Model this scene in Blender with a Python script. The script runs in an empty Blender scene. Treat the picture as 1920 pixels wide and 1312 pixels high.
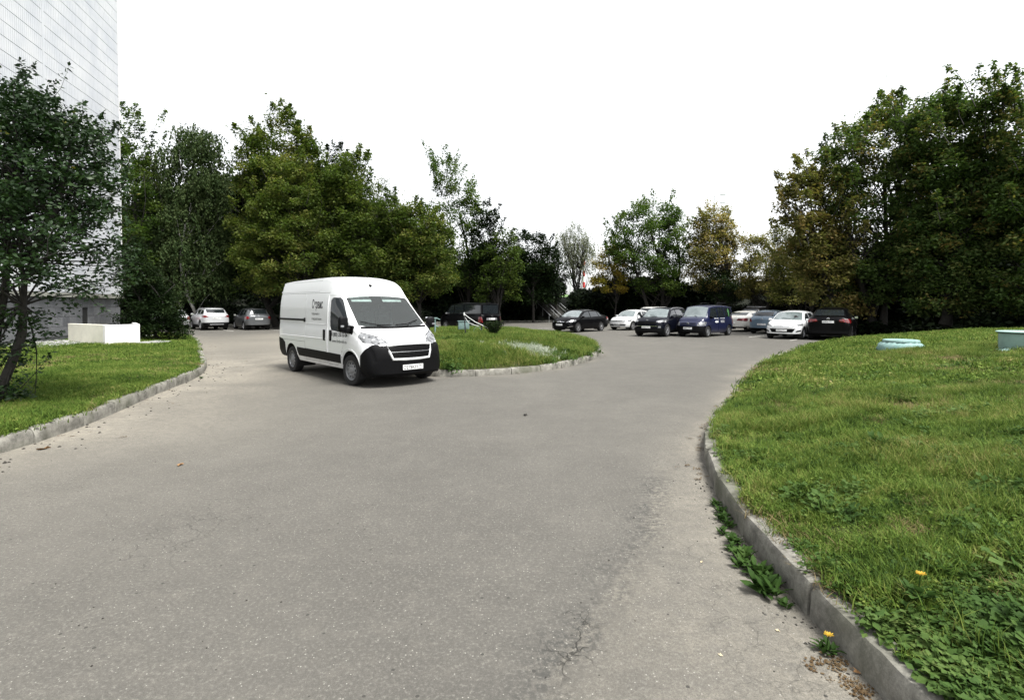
import bpy, bmesh, math, random
import numpy as np
from mathutils import Vector, Matrix
from mathutils.bvhtree import BVHTree

# ------------------------------------------------------------------ camera, light, exposure
R = math.radians
SC = bpy.context.scene
COL = SC.collection
rng = np.random.default_rng(7)
random.seed(7)

cam_d = bpy.data.cameras.new('camera')
cam = bpy.data.objects.new('camera', cam_d)
COL.objects.link(cam)
cam.location = (0, 0, 1.8)
cam.rotation_euler = (R(90 - 1.5), 0, 0)
cam_d.sensor_width = 36.0
cam_d.lens = 18.75
cam_d.shift_y = -0.0302
cam_d.clip_start = 0.05
cam_d.clip_end = 2000
SC.camera = cam

world = bpy.data.worlds.new('World')
SC.world = world
world.use_nodes = True
wn, wl = world.node_tree.nodes, world.node_tree.links
wn.clear()
sky = wn.new('ShaderNodeTexSky')
sky.sky_type = 'NISHITA'
sky.sun_disc = False
sky.sun_elevation = R(64)
sky.sun_rotation = R(130)
sky.dust_density = 2.0
sky.air_density = 1.0
hsv = wn.new('ShaderNodeHueSaturation')
hsv.inputs['Saturation'].default_value = 0.10      # overcast: the cloud layer takes the blue out
bg = wn.new('ShaderNodeBackground')
bg.inputs['Strength'].default_value = 0.078
wo = wn.new('ShaderNodeOutputWorld')
wl.new(sky.outputs[0], hsv.inputs['Color'])
wl.new(hsv.outputs[0], bg.inputs['Color'])
wl.new(bg.outputs[0], wo.inputs['Surface'])

sun_d = bpy.data.lights.new('sun', 'SUN')
sun_d.energy = 1.5
sun_d.angle = R(24)
sun_d.color = (1.0, 0.975, 0.94)
sun = bpy.data.objects.new('sun', sun_d)
COL.objects.link(sun)
sun.rotation_euler = Vector((math.sin(R(50)) * math.cos(R(64)), -math.cos(R(50)) * math.cos(R(64)), math.sin(R(64)))).to_track_quat('Z', 'Y').to_euler()

SC.view_settings.view_transform = 'Standard'
SC.view_settings.look = 'None'
SC.view_settings.gamma = 1.0
SC.view_settings.exposure = 2.15
SC.view_settings.use_curve_mapping = False
SC.render.engine = 'CYCLES'
SC.cycles.max_bounces = 6
SC.cycles.diffuse_bounces = 1
SC.cycles.glossy_bounces = 3
SC.cycles.transmission_bounces = 4
SC.cycles.transparent_max_bounces = 6

# ------------------------------------------------------------------ helpers
def tag(o, label=None, cat=None, group=None, kind=None):
    if label: o['label'] = label
    if cat: o['category'] = cat
    if group: o['group'] = group
    if kind: o['kind'] = kind
    return o

def empty(name, loc=(0, 0, 0), rz=0.0, label=None, cat=None, group=None, kind=None):
    o = bpy.data.objects.new(name, None)
    o.empty_display_size = 0.3
    COL.objects.link(o)
    o.location = loc
    o.rotation_euler = (0, 0, rz)
    return tag(o, label, cat, group, kind)

def link(name, me, mats, parent=None, smooth=None):
    if not isinstance(mats, (list, tuple)): mats = [mats]
    if len(me.materials) == 0:
        for m in mats: me.materials.append(m)
    if smooth is not None and len(me.polygons):
        me.polygons.foreach_set('use_smooth', [True] * len(me.polygons))
        if smooth < 179: me.set_sharp_from_angle(angle=R(smooth))
    o = bpy.data.objects.new(name, me)
    COL.objects.link(o)
    if parent: o.parent = parent
    return o

def from_bm(name, bm, mats, parent=None, smooth=None):
    me = bpy.data.meshes.new(name)
    bm.to_mesh(me); bm.free()
    return link(name, me, mats, parent, smooth)

def from_np(name, V, F, mats, parent=None, smooth=None, attrs=None):
    """V (n,3), F (m,k) same-size faces, attrs {name: per-face floats}"""
    me = bpy.data.meshes.new(name)
    V = np.asarray(V, np.float32); F = np.asarray(F, np.int32)
    k = F.shape[1]
    me.vertices.add(len(V)); me.vertices.foreach_set('co', V.ravel())
    me.loops.add(F.size); me.loops.foreach_set('vertex_index', F.ravel())
    me.polygons.add(len(F)); me.polygons.foreach_set('loop_start', np.arange(0, F.size, k, dtype=np.int32))
    for an, (dom, vals) in (attrs or {}).items():
        a = me.attributes.new(an, 'FLOAT', dom)
        a.data.foreach_set('value', np.asarray(vals, np.float32))
    me.update(calc_edges=True)
    me.validate()
    if smooth is None: me.polygons.foreach_set('use_smooth', [False] * len(me.polygons))
    return link(name, me, mats, parent, smooth)

def bm_box(bm, c, s, rot=None, bevel=0.0):
    r = bmesh.ops.create_cube(bm, size=1.0)
    vs = r['verts']
    M = Matrix.Translation(Vector(c)) @ (rot.to_4x4() if rot is not None else Matrix.Identity(4)) @ Matrix.Diagonal((s[0], s[1], s[2], 1))
    bmesh.ops.transform(bm, matrix=M, verts=vs)
    if bevel > 0:
        es = list({e for v in vs for e in v.link_edges})
        bmesh.ops.bevel(bm, geom=es, offset=bevel, segments=2, affect='EDGES', profile=0.5)
    return vs

def box(name, c, s, mat, parent=None, bevel=0.0, rot=None, smooth=30):
    bm = bmesh.new()
    bm_box(bm, c, s, rot, bevel)
    return from_bm(name, bm, mat, parent, smooth)

def tube_geo(pts, rad, n=6, V=None, F=None, cap=True):
    """tapered tube along pts"""
    V = [] if V is None else V; F = [] if F is None else F
    pts = [Vector(p) for p in pts]
    if not hasattr(rad, '__len__'): rad = [rad] * len(pts)
    base = len(V)
    up = Vector((0.13, 0.21, 1)).normalized()
    for i, p in enumerate(pts):
        t = (pts[min(i + 1, len(pts) - 1)] - pts[max(i - 1, 0)])
        t = t.normalized() if t.length > 1e-9 else Vector((0, 0, 1))
        a = t.cross(up)
        if a.length < 0.1: a = t.cross(Vector((1, 0, 0)))
        a.normalize(); b = t.cross(a)
        for k in range(n):
            w = 2 * math.pi * k / n
            V.append(p + (a * math.cos(w) + b * math.sin(w)) * rad[i])
    for i in range(len(pts) - 1):
        for k in range(n):
            F.append((base + i * n + k, base + i * n + (k + 1) % n, base + (i + 1) * n + (k + 1) % n, base + (i + 1) * n + k))
    if cap and n == 4:
        F.append(tuple(base + k for k in range(n)))
    return V, F

def tube(name, pts, rad, mat, parent=None, n=8, smooth=60):
    V, F = tube_geo(pts, rad, n)
    me = bpy.data.meshes.new(name)
    m = len(pts)
    F = F + [tuple(range(n))[::-1], tuple((m - 1) * n + k for k in range(n))]
    me.from_pydata([tuple(v) for v in V], [], F)
    return link(name, me, mat, parent, smooth)

def lathe_bm(prof, n=32, bm=None, M=None):
    """prof: (r, h) revolved round local Y axis (wheel axis)"""
    bm = bm or bmesh.new()
    rings = []
    for r, h in prof:
        rings.append([bm.verts.new((r * math.cos(2 * math.pi * k / n), h, r * math.sin(2 * math.pi * k / n))) for k in range(n)])
    for a, b in zip(rings[:-1], rings[1:]):
        for k in range(n):
            bm.faces.new((a[k], a[(k + 1) % n], b[(k + 1) % n], b[k]))
    if M is not None: bmesh.ops.transform(bm, matrix=M, verts=[v for r in rings for v in r])
    return bm

def lathe_z(name, prof, mat, parent=None, n=32, smooth=40, loc=(0, 0, 0)):
    bm = lathe_bm(prof, n)
    bmesh.ops.transform(bm, matrix=Matrix.Translation(loc) @ Matrix.Rotation(R(90), 4, 'X'), verts=bm.verts)
    bmesh.ops.recalc_face_normals(bm, faces=bm.faces)
    return from_bm(name, bm, mat, parent, smooth)

def pch(x, xs, ys):
    """monotone cubic interpolation"""
    xs = np.asarray(xs, float); ys = np.asarray(ys, float); x = np.clip(np.asarray(x, float), xs[0], xs[-1])
    h = np.diff(xs); d = np.diff(ys) / h
    m = np.zeros(len(xs)); m[0], m[-1] = d[0], d[-1]
    for i in range(1, len(xs) - 1):
        if d[i - 1] * d[i] > 0:
            w1, w2 = 2 * h[i] + h[i - 1], h[i] + 2 * h[i - 1]
            m[i] = (w1 + w2) / (w1 / d[i - 1] + w2 / d[i])
    i = np.clip(np.searchsorted(xs, x, side='right') - 1, 0, len(h) - 1)
    t = (x - xs[i]) / h[i]
    return ((2 * t**3 - 3 * t**2 + 1) * ys[i] + (t**3 - 2 * t**2 + t) * h[i] * m[i]
            + (-2 * t**3 + 3 * t**2) * ys[i + 1] + (t**3 - t**2) * h[i] * m[i + 1])

def inside(P, poly):
    P = np.asarray(P, float); poly = np.asarray(poly, float)
    x, y = P[:, 0], P[:, 1]; r = np.zeros(len(P), bool)
    j = len(poly) - 1
    for i in range(len(poly)):
        xi, yi = poly[i]; xj, yj = poly[j]
        c = ((yi > y) != (yj > y)) & (x < (xj - xi) * (y - yi) / (yj - yi + 1e-12) + xi)
        r ^= c; j = i
    return r

def dist_line(P, line):
    P = np.asarray(P, float)[:, :2]; L = np.asarray(line, float)
    best = np.full(len(P), 1e9)
    for a, b in zip(L[:-1], L[1:]):
        ab = b - a; t = np.clip(((P - a) @ ab) / (ab @ ab), 0, 1)
        best = np.minimum(best, np.hypot(*(P - a - t[:, None] * ab).T))
    return best

def smooth_line(pts, step, closed=False):
    P = np.array(pts, float)
    if closed: P = np.vstack([P[-1], P, P[0], P[1]])
    else: P = np.vstack([2 * P[0] - P[1], P, 2 * P[-1] - P[-2]])
    out = []
    for i in range(1, len(P) - 2):
        p0, p1, p2, p3 = P[i - 1:i + 3]
        for t in np.linspace(0, 1, 24, endpoint=False):
            out.append(0.5 * (2 * p1 + (p2 - p0) * t + (2 * p0 - 5 * p1 + 4 * p2 - p3) * t**2 + (3 * p1 - p0 - 3 * p2 + p3) * t**3))
    out.append(P[-2]); out = np.array(out)
    s = np.r_[0, np.cumsum(np.hypot(*np.diff(out, axis=0).T))]
    n = max(2, int(round(s[-1] / step)))
    q = np.linspace(0, s[-1], n + 1)
    return np.c_[np.interp(q, s, out[:, 0]), np.interp(q, s, out[:, 1])]

def vnoise(P, scale, seed=0):
    """cheap smooth value noise 0..1 on the plane, numpy"""
    P = np.asarray(P, float)[:, :2] / scale
    i = np.floor(P).astype(int); f = P - i; f = f * f * (3 - 2 * f)
    def h(a, b):
        v = np.sin(a * 127.1 + b * 311.7 + seed * 74.7) * 43758.5453
        return v - np.floor(v)
    a = h(i[:, 0], i[:, 1]); b = h(i[:, 0] + 1, i[:, 1]); c = h(i[:, 0], i[:, 1] + 1); d = h(i[:, 0] + 1, i[:, 1] + 1)
    return (a * (1 - f[:, 0]) + b * f[:, 0]) * (1 - f[:, 1]) + (c * (1 - f[:, 0]) + d * f[:, 0]) * f[:, 1]

# ------------------------------------------------------------------ materials
class Mat:
    def __init__(s, name):
        s.m = bpy.data.materials.new(name); s.m.use_nodes = True
        s.n, s.l = s.m.node_tree.nodes, s.m.node_tree.links
        s.b = s.n['Principled BSDF']; s.out = s.n['Material Output']
        s.tc = None
    def obj(s):
        if not s.tc: s.tc = s.n.new('ShaderNodeTexCoord')
        return s.tc.outputs['Object']
    def geo(s):
        return s.n.new('ShaderNodeNewGeometry').outputs['Position']
    def noise(s, scale, detail=4, rough=.6, co=None, stretch=None):
        t = s.n.new('ShaderNodeTexNoise'); t.inputs['Scale'].default_value = scale
        t.inputs['Detail'].default_value = detail; t.inputs['Roughness'].default_value = rough
        co = co or s.obj()
        if stretch:
            mp = s.n.new('ShaderNodeMapping'); mp.inputs['Scale'].default_value = stretch
            s.l.new(co, mp.inputs[0]); co = mp.outputs[0]
        s.l.new(co, t.inputs['Vector']); return t.outputs[0]
    def voro(s, scale, co=None, feat='F1', out='Distance'):
        t = s.n.new('ShaderNodeTexVoronoi'); t.inputs['Scale'].default_value = scale; t.feature = feat
        s.l.new(co or s.obj(), t.inputs['Vector']); return t.outputs[out]
    def attr(s, name):
        t = s.n.new('ShaderNodeAttribute'); t.attribute_name = name; return t.outputs['Fac']
    def ramp(s, fac, stops, interp='LINEAR'):
        t = s.n.new('ShaderNodeValToRGB'); e = t.color_ramp.elements; t.color_ramp.interpolation = interp
        while len(e) < len(stops): e.new(0.5)
        for i, (p, c) in enumerate(stops):
            e[i].position = p; e[i].color = (*c, 1) if hasattr(c, '__len__') else (c, c, c, 1)
        s.l.new(fac, t.inputs[0]); return t.outputs[0]
    def mix(s, fac, a, b, mode='MIX'):
        t = s.n.new('ShaderNodeMix'); t.data_type = 'RGBA'; t.blend_type = mode
        for sock, v in ((t.inputs[0], fac), (t.inputs[6], a), (t.inputs[7], b)):
            if hasattr(v, 'links'): s.l.new(v, sock)
            elif hasattr(v, '__len__'): sock.default_value = (*v, 1)
            elif sock == t.inputs[0]: sock.default_value = v
            else: sock.default_value = (v, v, v, 1)
        return t.outputs[2]
    def math(s, op, a, b=0.0, clamp=False):
        t = s.n.new('ShaderNodeMath'); t.operation = op; t.use_clamp = clamp
        for i, v in enumerate((a, b)):
            if hasattr(v, 'links'): s.l.new(v, t.inputs[i])
            else: t.inputs[i].default_value = v
        return t.outputs[0]
    def bump(s, h, strength=.3, dist=.01):
        t = s.n.new('ShaderNodeBump'); t.inputs['Strength'].default_value = strength; t.inputs['Distance'].default_value = dist
        s.l.new(h, t.inputs['Height']); s.l.new(t.outputs[0], s.b.inputs['Normal'])
    def color(s, c):
        if hasattr(c, 'links'): s.l.new(c, s.b.inputs['Base Color'])
        else: s.b.inputs['Base Color'].default_value = (*c, 1)
        return s
    def set(s, **k):
        for a, v in k.items():
            i = s.b.inputs[{'rough': 'Roughness', 'metal': 'Metallic', 'spec': 'Specular IOR Level', 'coat': 'Coat Weight', 'coat_rough': 'Coat Roughness', 'ior': 'IOR'}[a]]
            if hasattr(v, 'links'): s.l.new(v, i)
            else: i.default_value = v
        return s

def paint(name, c, metal=0.0, dirt=.25, rough=.35, coat=.7):
    M = Mat(name)
    n = M.noise(2.5, 5, .65)
    z = M.n.new('ShaderNodeSeparateXYZ'); M.l.new(M.obj(), z.inputs[0])
    low = M.math('SUBTRACT', 1.0, M.math('MULTIPLY', z.outputs[2], 1.3), True)       # road dust thrown up on the sills
    f = M.math('MULTIPLY', M.math('MULTIPLY', low, M.ramp(n, [(.35, 0), (.7, 1)])), dirt)
    M.color(M.mix(f, c, (.20, .18, .15))).set(metal=metal, rough=M.math('ADD', M.math('MULTIPLY', f, .5), rough), coat=coat, coat_rough=.05)
    return M.m

def plain(name, c, rough=.6, metal=0.0, var=.25, scale=8, bump=0.0, coat=0.0):
    M = Mat(name)
    n = M.noise(scale, 5, .65)
    d = tuple(x * (1 - var) for x in c); e = tuple(min(1, x * (1 + var)) for x in c)
    M.color(M.mix(M.ramp(n, [(.3, 0), (.7, 1)]), d, e)).set(rough=rough, metal=metal, coat=coat)
    if bump: M.bump(n, bump, .01)
    return M.m

def leafmat(name, stops, trans=.3, rough=.6, spec=.06):
    M = Mat(name)
    c = M.ramp(M.attr('tint'), stops)
    M.color(c).set(rough=rough, spec=spec)
    t = M.n.new('ShaderNodeBsdfTranslucent')
    M.l.new(M.mix(1.0, c, (1.0, 1.15, .5), 'MULTIPLY'), t.inputs[0])
    x = M.n.new('ShaderNodeMixShader'); x.inputs[0].default_value = trans
    M.l.new(M.b.outputs[0], x.inputs[1]); M.l.new(t.outputs[0], x.inputs[2]); M.l.new(x.outputs[0], M.out.inputs[0])
    return M.m

MT = {}
MT['white'] = paint('white_paint', (.66, .67, .67), dirt=.6)
MT['warm_white'] = paint('warm_white_paint', (.55, .54, .50), dirt=.5)
for k_ in ('black', 'nearblack'): pass
MT['silver'] = paint('silver_paint', (.55, .56, .57), metal=.35, dirt=.4)
MT['grey'] = paint('grey_paint', (.10, .105, .11), metal=.5, dirt=.3)
MT['black'] = paint('black_paint', (.0015, .0015, .002), dirt=.01, rough=.3, coat=.14)
MT['nearblack'] = paint('blueblack_paint', (.002, .0025, .006), dirt=.01, rough=.3, coat=.2)
MT['blue'] = paint('blue_paint', (.005, .008, .036), dirt=.02, metal=.1, coat=.4)
for k_ in ('black', 'nearblack'): MT[k_].node_tree.nodes['Principled BSDF'].inputs['Specular IOR Level'].default_value = .07
MT['paleblue'] = paint('pale_blue_paint', (.12, .175, .23), metal=.35, dirt=.3)
MT['trim'] = plain('black_plastic', (.0022, .0022, .0026), rough=.55, var=.3, scale=30)
MT['dark'] = plain('dark_inside', (.006, .006, .006), rough=.9)
MT['trim'].node_tree.nodes['Principled BSDF'].inputs['Specular IOR Level'].default_value = .12
MT['rubber'] = plain('tyre_rubber', (.003, .003, .003), rough=.85, scale=20, bump=.1)
MT['alloy'] = plain('alloy', (.45, .45, .46), rough=.35, metal=.8, var=.15)
MT['steel'] = plain('steel_rim', (.20, .205, .21), rough=.45, metal=.55, var=.2)
MT['chrome'] = plain('chrome', (.75, .75, .76), rough=.12, metal=1.0, var=.05)
M_ = Mat('tinted_glass'); M_.color((.012, .015, .017)).set(rough=.04, spec=.6, ior=1.52, coat=.3, coat_rough=.02); MT['glass'] = M_.m
M_ = Mat('screen_glass'); M_.color(M_.mix(M_.ramp(M_.noise(3, 3), [(.3, 0), (.7, 1)]), (.10, .125, .125), (.17, .20, .20))).set(rough=.08, spec=.8, ior=1.6, coat=1.0, coat_rough=.03); MT['screen'] = M_.m
M_ = Mat('lamp_glass'); M_.color(M_.mix(M_.ramp(M_.voro(9), [(.1, 0), (.5, 1)]), (.012, .012, .014), (.20, .205, .21))).set(rough=.12, coat=1.0, metal=.2); MT['lamp'] = M_.m
M_ = Mat('tail_lamp'); M_.color(M_.mix(M_.ramp(M_.voro(11), [(.2, 0), (.5, 1)]), (.30, .008, .010), (.09, .003, .004))).set(rough=.15, coat=1.0); MT['tail'] = M_.m
MT['red'] = plain('dark_red_plastic', (.20, .02, .02), rough=.3)
MT['plate'] = plain('plate_white', (.70, .70, .69), rough=.5, var=.08)
MT['ink'] = plain('printed_ink', (.012, .012, .014), rough=.6)
MT['whiteprint'] = plain('white_print', (.65, .66, .66), rough=.5)
MT['greenprint'] = plain('green_print', (.05, .16, .05), rough=.5)
# clear windscreen: reflects the sky, shows the cabin behind
M_ = Mat('clear_glass')
tr = M_.n.new('ShaderNodeBsdfTransparent'); tr.inputs[0].default_value = (.60, .70, .68, 1)
gl = M_.n.new('ShaderNodeBsdfGlossy'); gl.inputs['Roughness'].default_value = .03
df = M_.n.new('ShaderNodeBsdfDiffuse'); df.inputs[0].default_value = (.34, .38, .37, 1)
x1 = M_.n.new('ShaderNodeMixShader'); x1.inputs[0].default_value = .08
x2 = M_.n.new('ShaderNodeMixShader')
fr = M_.n.new('ShaderNodeFresnel'); fr.inputs[0].default_value = 1.5
M_.l.new(tr.outputs[0], x1.inputs[1]); M_.l.new(df.outputs[0], x1.inputs[2])
M_.l.new(fr.outputs[0], x2.inputs[0]); M_.l.new(x1.outputs[0], x2.inputs[1]); M_.l.new(gl.outputs[0], x2.inputs[2])
M_.l.new(x2.outputs[0], M_.out.inputs[0]); MT['clear'] = M_.m

# asphalt: worn grey-brown, pale aggregate, darker stains; dust and cracks come in by the sheet's own wear attributes
M_ = Mat('worn_asphalt'); P_ = M_.geo()
big = M_.noise(.22, 4, .55, P_, (1, .55, 1)); mid = M_.noise(1.3, 5, .6, P_); fine = M_.noise(45, 5, .8, P_); grit = M_.noise(240, 2, .7, P_)
c = M_.mix(M_.ramp(big, [(.34, 0), (.66, 1)]), (.094, .089, .078), (.126, .119, .103))
c = M_.mix(M_.ramp(mid, [(.34, .55), (.62, 0)]), c, (.076, .072, .063))
mott = M_.noise(6, 6, .72, P_); c = M_.mix(M_.ramp(mott, [(.50, 0), (.72, .35)]), c, (.175, .163, .138))
mot2 = M_.noise(14, 4, .7, P_); c = M_.mix(M_.ramp(mot2, [(.30, .45), (.45, 0)]), c, (.075, .072, .064))
brk = M_.noise(9, 7, .75, P_); brk2 = M_.noise(22, 6, .75, P_)
c = M_.mix(M_.math('MULTIPLY', M_.attr('dust'), M_.ramp(brk, [(.34, .4), (.60, 1)])), c, (.33, .30, .24))
c = M_.mix(M_.math('MULTIPLY', M_.attr('wet'), M_.ramp(brk2, [(.42, 0), (.56, 1)])), c, (.040, .040, .037))
c = M_.mix(M_.ramp(grit, [(.38, .60), (.60, 0)]), c, (.050, .048, .043))
c = M_.mix(M_.ramp(fine, [(.52, 0), (.72, .55)]), c, (.25, .24, .21))
c = M_.mix(M_.ramp(fine, [(.30, .6), (.46, 0)]), c, (.060, .058, .052))
sp = M_.n.new('ShaderNodeTexVoronoi'); sp.inputs['Scale'].default_value = 75; M_.l.new(P_, sp.inputs['Vector'])
sel = M_.n.new('ShaderNodeSeparateColor'); M_.l.new(sp.outputs['Color'], sel.inputs[0])
pick = M_.math('MULTIPLY', M_.math('GREATER_THAN', sel.outputs[0], .958), M_.math('LESS_THAN', sp.outputs['Distance'], .28))
c = M_.mix(pick, c, (.27, .26, .23))
sp2 = M_.n.new('ShaderNodeTexVoronoi'); sp2.inputs['Scale'].default_value = 17; M_.l.new(P_, sp2.inputs['Vector'])
sel2 = M_.n.new('ShaderNodeSeparateColor'); M_.l.new(sp2.outputs['Color'], sel2.inputs[0])
pick2 = M_.math('MULTIPLY', M_.math('GREATER_THAN', sel2.outputs[1], .955), M_.math('LESS_THAN', sp2.outputs['Distance'], .17))
c = M_.mix(pick2, c, (.045, .043, .038))
wv = M_.n.new('ShaderNodeVectorMath'); wv.operation = 'ADD'
nz = M_.n.new('ShaderNodeTexNoise'); nz.inputs['Scale'].default_value = 7; nz.inputs['Detail'].default_value = 5; M_.l.new(P_, nz.inputs['Vector'])
sc_ = M_.n.new('ShaderNodeVectorMath'); sc_.operation = 'SCALE'; sc_.inputs['Scale'].default_value = .22; M_.l.new(nz.outputs['Color'], sc_.inputs[0])
M_.l.new(P_, wv.inputs[0]); M_.l.new(sc_.outputs[0], wv.inputs[1])
ce = M_.voro(4.2, wv.outputs[0], 'DISTANCE_TO_EDGE')
crk_ = M_.math('MULTIPLY', M_.ramp(ce, [(.006, 1), (.022, 0)]), M_.attr('crack'))
c = M_.mix(M_.math('MULTIPLY', crk_, .8), c, (.022, .021, .018))
M_.color(c).set(rough=.88, spec=.25)
hh = M_.math('ADD', M_.math('MULTIPLY', grit, .5), M_.math('MULTIPLY', fine, .6))
M_.bump(M_.math('SUBTRACT', hh, M_.math('MULTIPLY', crk_, 2.0)), .45, .006)
MT['asphalt'] = M_.m

M_ = Mat('kerb_concrete'); P_ = M_.geo()
n1 = M_.noise(5, 6, .7, P_); n2 = M_.noise(70, 3, .7, P_); n3 = M_.noise(1.1, 3, .5, P_)
c = M_.mix(M_.ramp(n1, [(.36, 0), (.62, 1)]), (.095, .091, .078), (.27, .26, .225))
c = M_.mix(M_.ramp(n2, [(.3, .5), (.6, 0)]), c, (.10, .096, .086))
c = M_.mix(M_.ramp(n3, [(.50, 0), (.66, .7)]), c, (.085, .088, .060))
M_.color(c).set(rough=.92, spec=.2); M_.bump(n2, .5, .006)
MT['kerb'] = M_.m

M_ = Mat('lawn_soil'); P_ = M_.geo()
n1 = M_.noise(1.5, 5, .65, P_); n2 = M_.noise(25, 4, .7, P_)
c = M_.mix(M_.ramp(n1, [(.35, 0), (.65, 1)]), (.035, .055, .014), (.070, .066, .028))
c = M_.mix(M_.ramp(n2, [(.4, .6), (.65, 0)]), c, (.020, .024, .010))
M_.color(c).set(rough=.95, spec=.1); M_.bump(n2, .8, .03); MT['soil'] = M_.m
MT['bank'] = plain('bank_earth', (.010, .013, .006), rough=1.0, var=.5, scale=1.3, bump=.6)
MT['far_grass'] = plain('far_grass', (.075, .15, .03), rough=.95, var=.3, scale=.6)
M_ = Mat('park_paint'); P_ = M_.geo()
M_.color(M_.mix(M_.ramp(M_.noise(6, 5, .75, P_), [(.42, 0), (.60, 1)]), (.20, .19, .17), (.55, .54, .50))).set(rough=.8); MT['line'] = M_.m
# ------------------------------------------------------------------ ground, road, lawns, bank
RIGHT_K = smooth_line([(1.60, -4), (1.64, -1.0), (1.66, 1.2), (1.70, 2.65), (1.72, 3.3), (1.80, 4.2), (2.04, 5.5), (2.40, 6.6), (2.82, 7.6), (3.97, 9.7), (6.35, 14.0), (8.6, 17.3), (11.6, 21.2), (15.2, 24.4), (20, 27.5), (28, 30.5), (38, 33)], 1.0)
LEFT_K = smooth_line([(-6.7, -5), (-6.35, 0), (-6.2, 4), (-6.2, 6.5), (-6.28, 7.5), (-6.57, 8.7), (-7.25, 11), (-7.86, 13.3), (-8.9, 15.5), (-11.3, 19.4), (-14.5, 24.7), (-18.0, 29.5), (-21, 31.2), (-24.5, 31.5)], 1.0)
ISLE_K = smooth_line([(-1.87, 13.35), (-.8, 13.5), (.58, 14.25), (1.75, 15.7), (2.85, 18.1), (3.42, 20.9), (3.55, 24), (3.0, 27.0), (1.2, 29.6), (-2, 31), (-5, 30), (-7.1, 27), (-7.4, 23), (-6.2, 18), (-4.2, 14.6)], 1.0, closed=True)
RIGHT_P = np.vstack([RIGHT_K, [(60, 33), (60, -4)]])
LEFT_P = np.vstack([LEFT_K, [(-45, 31.5), (-45, -5)]])
ISLE_P = ISLE_K[:-1]

def z_right(P):
    e = dist_line(P, RIGHT_K)
    return .19 + .80 * (1 - np.exp(-e / 4.0)) + .05 * (vnoise(P, 1.6, 3) - .5) * np.minimum(e, 1) + .02 * (vnoise(P, .5, 4) - .5) * np.minimum(e, 1)
def z_left(P):
    e = dist_line(P, LEFT_K)
    return .19 + np.minimum(.03 * e, .27) + .05 * (vnoise(P, 1.4, 5) - .5) * np.minimum(e, 1)
def z_isle(P):
    e = dist_line(P, ISLE_K)
    return .16 + .50 * (1 - np.exp(-e / 2.2)) + .08 * (vnoise(P, 1.2, 6) - .5) * np.minimum(e, 1)

# one ground sheet to the horizon, the asphalt sheet laid above it
V = [(-900, -900, -.06), (900, -900, -.06), (900, 900, -.06), (-900, 900, -.06)]
tag(from_np('ground', V, [(0, 1, 2, 3)], MT['far_grass']), kind='structure')

def grid_axis(lo, hi, near, fine, grow):
    out = [near]; s = fine
    while out[-1] < hi: out.append(out[-1] + s); s *= grow
    neg = [near]; s = fine
    while neg[-1] > lo: neg.append(neg[-1] - s); s *= grow
    return np.array(sorted(set(neg[1:] + out)))
gx = np.r_[np.arange(-9, 5.01, .045)]
gx = np.r_[np.arange(-75, -9, .75), gx, np.arange(5.1, 75, .75)]
gy = np.r_[np.arange(-12, 1.6, .8), np.arange(1.6, 7, .04), np.arange(7, 20, .12), np.arange(20, 80, .8)]
X, Y = np.meshgrid(gx, gy); P = np.c_[X.ravel(), Y.ravel()]
nx, ny = len(gx), len(gy)
i = np.arange(nx * ny).reshape(ny, nx)
F = np.stack([i[:-1, :-1], i[:-1, 1:], i[1:, 1:], i[1:, :-1]], -1).reshape(-1, 4)
dl, dr, di = dist_line(P, LEFT_K), dist_line(P, RIGHT_K), dist_line(P, ISLE_K)
n1, n2, n3 = vnoise(P, .5, 1), vnoise(P, .14, 2), vnoise(P, 2.5, 8)
gut = lambda d, w: np.exp(-np.maximum(d - .1, 0) / w)
dust = .55 * gut(dr, .28) * (.4 + n1) + .5 * gut(dl, .5) * (.3 + n1) + .35 * gut(di, .3) * n1
dust += .75 * np.exp(-(((P[:, 0] + 7.6) / 2.6) ** 2 + ((P[:, 1] - 15.5) / 7.0) ** 2)) * (.45 + .75 * n1)
dust += .8 * np.clip(np.exp(-(((P[:, 0] + 10.5) / 5) ** 2 + ((P[:, 1] - 30) / 9) ** 2)), 0, 1) * (.5 + .5 * n3)
dust += .30 * np.exp(-(((P[:, 0] + 5.6) / 2.2) ** 2 + ((P[:, 1] - 8.5) / 3.2) ** 2)) * (.3 + n3)
# old patch along the right kerb: paler to its right, broken along its seam
seam = smooth_line([(-.15, 1.9), (.08, 2.25), (.32, 2.8), (.80, 3.7), (1.15, 4.4), (1.42, 5.3), (1.75, 6.3), (2.3, 7.3)], .05)
ds = dist_line(P, seam)
sx = np.interp(P[:, 1], seam[:, 1], seam[:, 0])
right = (P[:, 0] > sx) & (P[:, 1] > 1.8) & (P[:, 1] < 7.3)
fade = np.clip((6.6 - P[:, 1]) / 2.2, 0, 1)
dust += np.where(right, .55 * np.exp(-ds / .45) * (.15 + n1) * (.3 + n2), .25 * np.exp(-ds / .04) * n2) * fade
dust += np.where(right, .22 * vnoise(P, .35, 92) * vnoise(P, 1.0, 95) * fade, 0)
wet = .95 * np.exp(-(ds / (.06 + .20 * n1)) ** 2) * (.25 + n2) * (P[:, 1] < 5.6)
wet += 1.1 * np.exp(-(((P[:, 0] - .26) / .22) ** 2 + ((P[:, 1] - 2.85) / .17) ** 2)) * n2
wet += .22 * np.clip(vnoise(P, 3.0, 11) - .55, 0, 1) * 2.0 * (P[:, 1] < 12)
wet += .35 * np.exp(-(((P[:, 0] - 1.55) / .25) ** 2 + ((P[:, 1] - 2.6) / .7) ** 2)) * n1
crk = smooth_line([(.30, 2.70), (.335, 2.78), (.355, 2.84), (.31, 2.90), (.36, 2.97)], .02)
cw = dist_line(P, crk)
crack = np.clip(1.3 - cw / .16, 0, 1)
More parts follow.
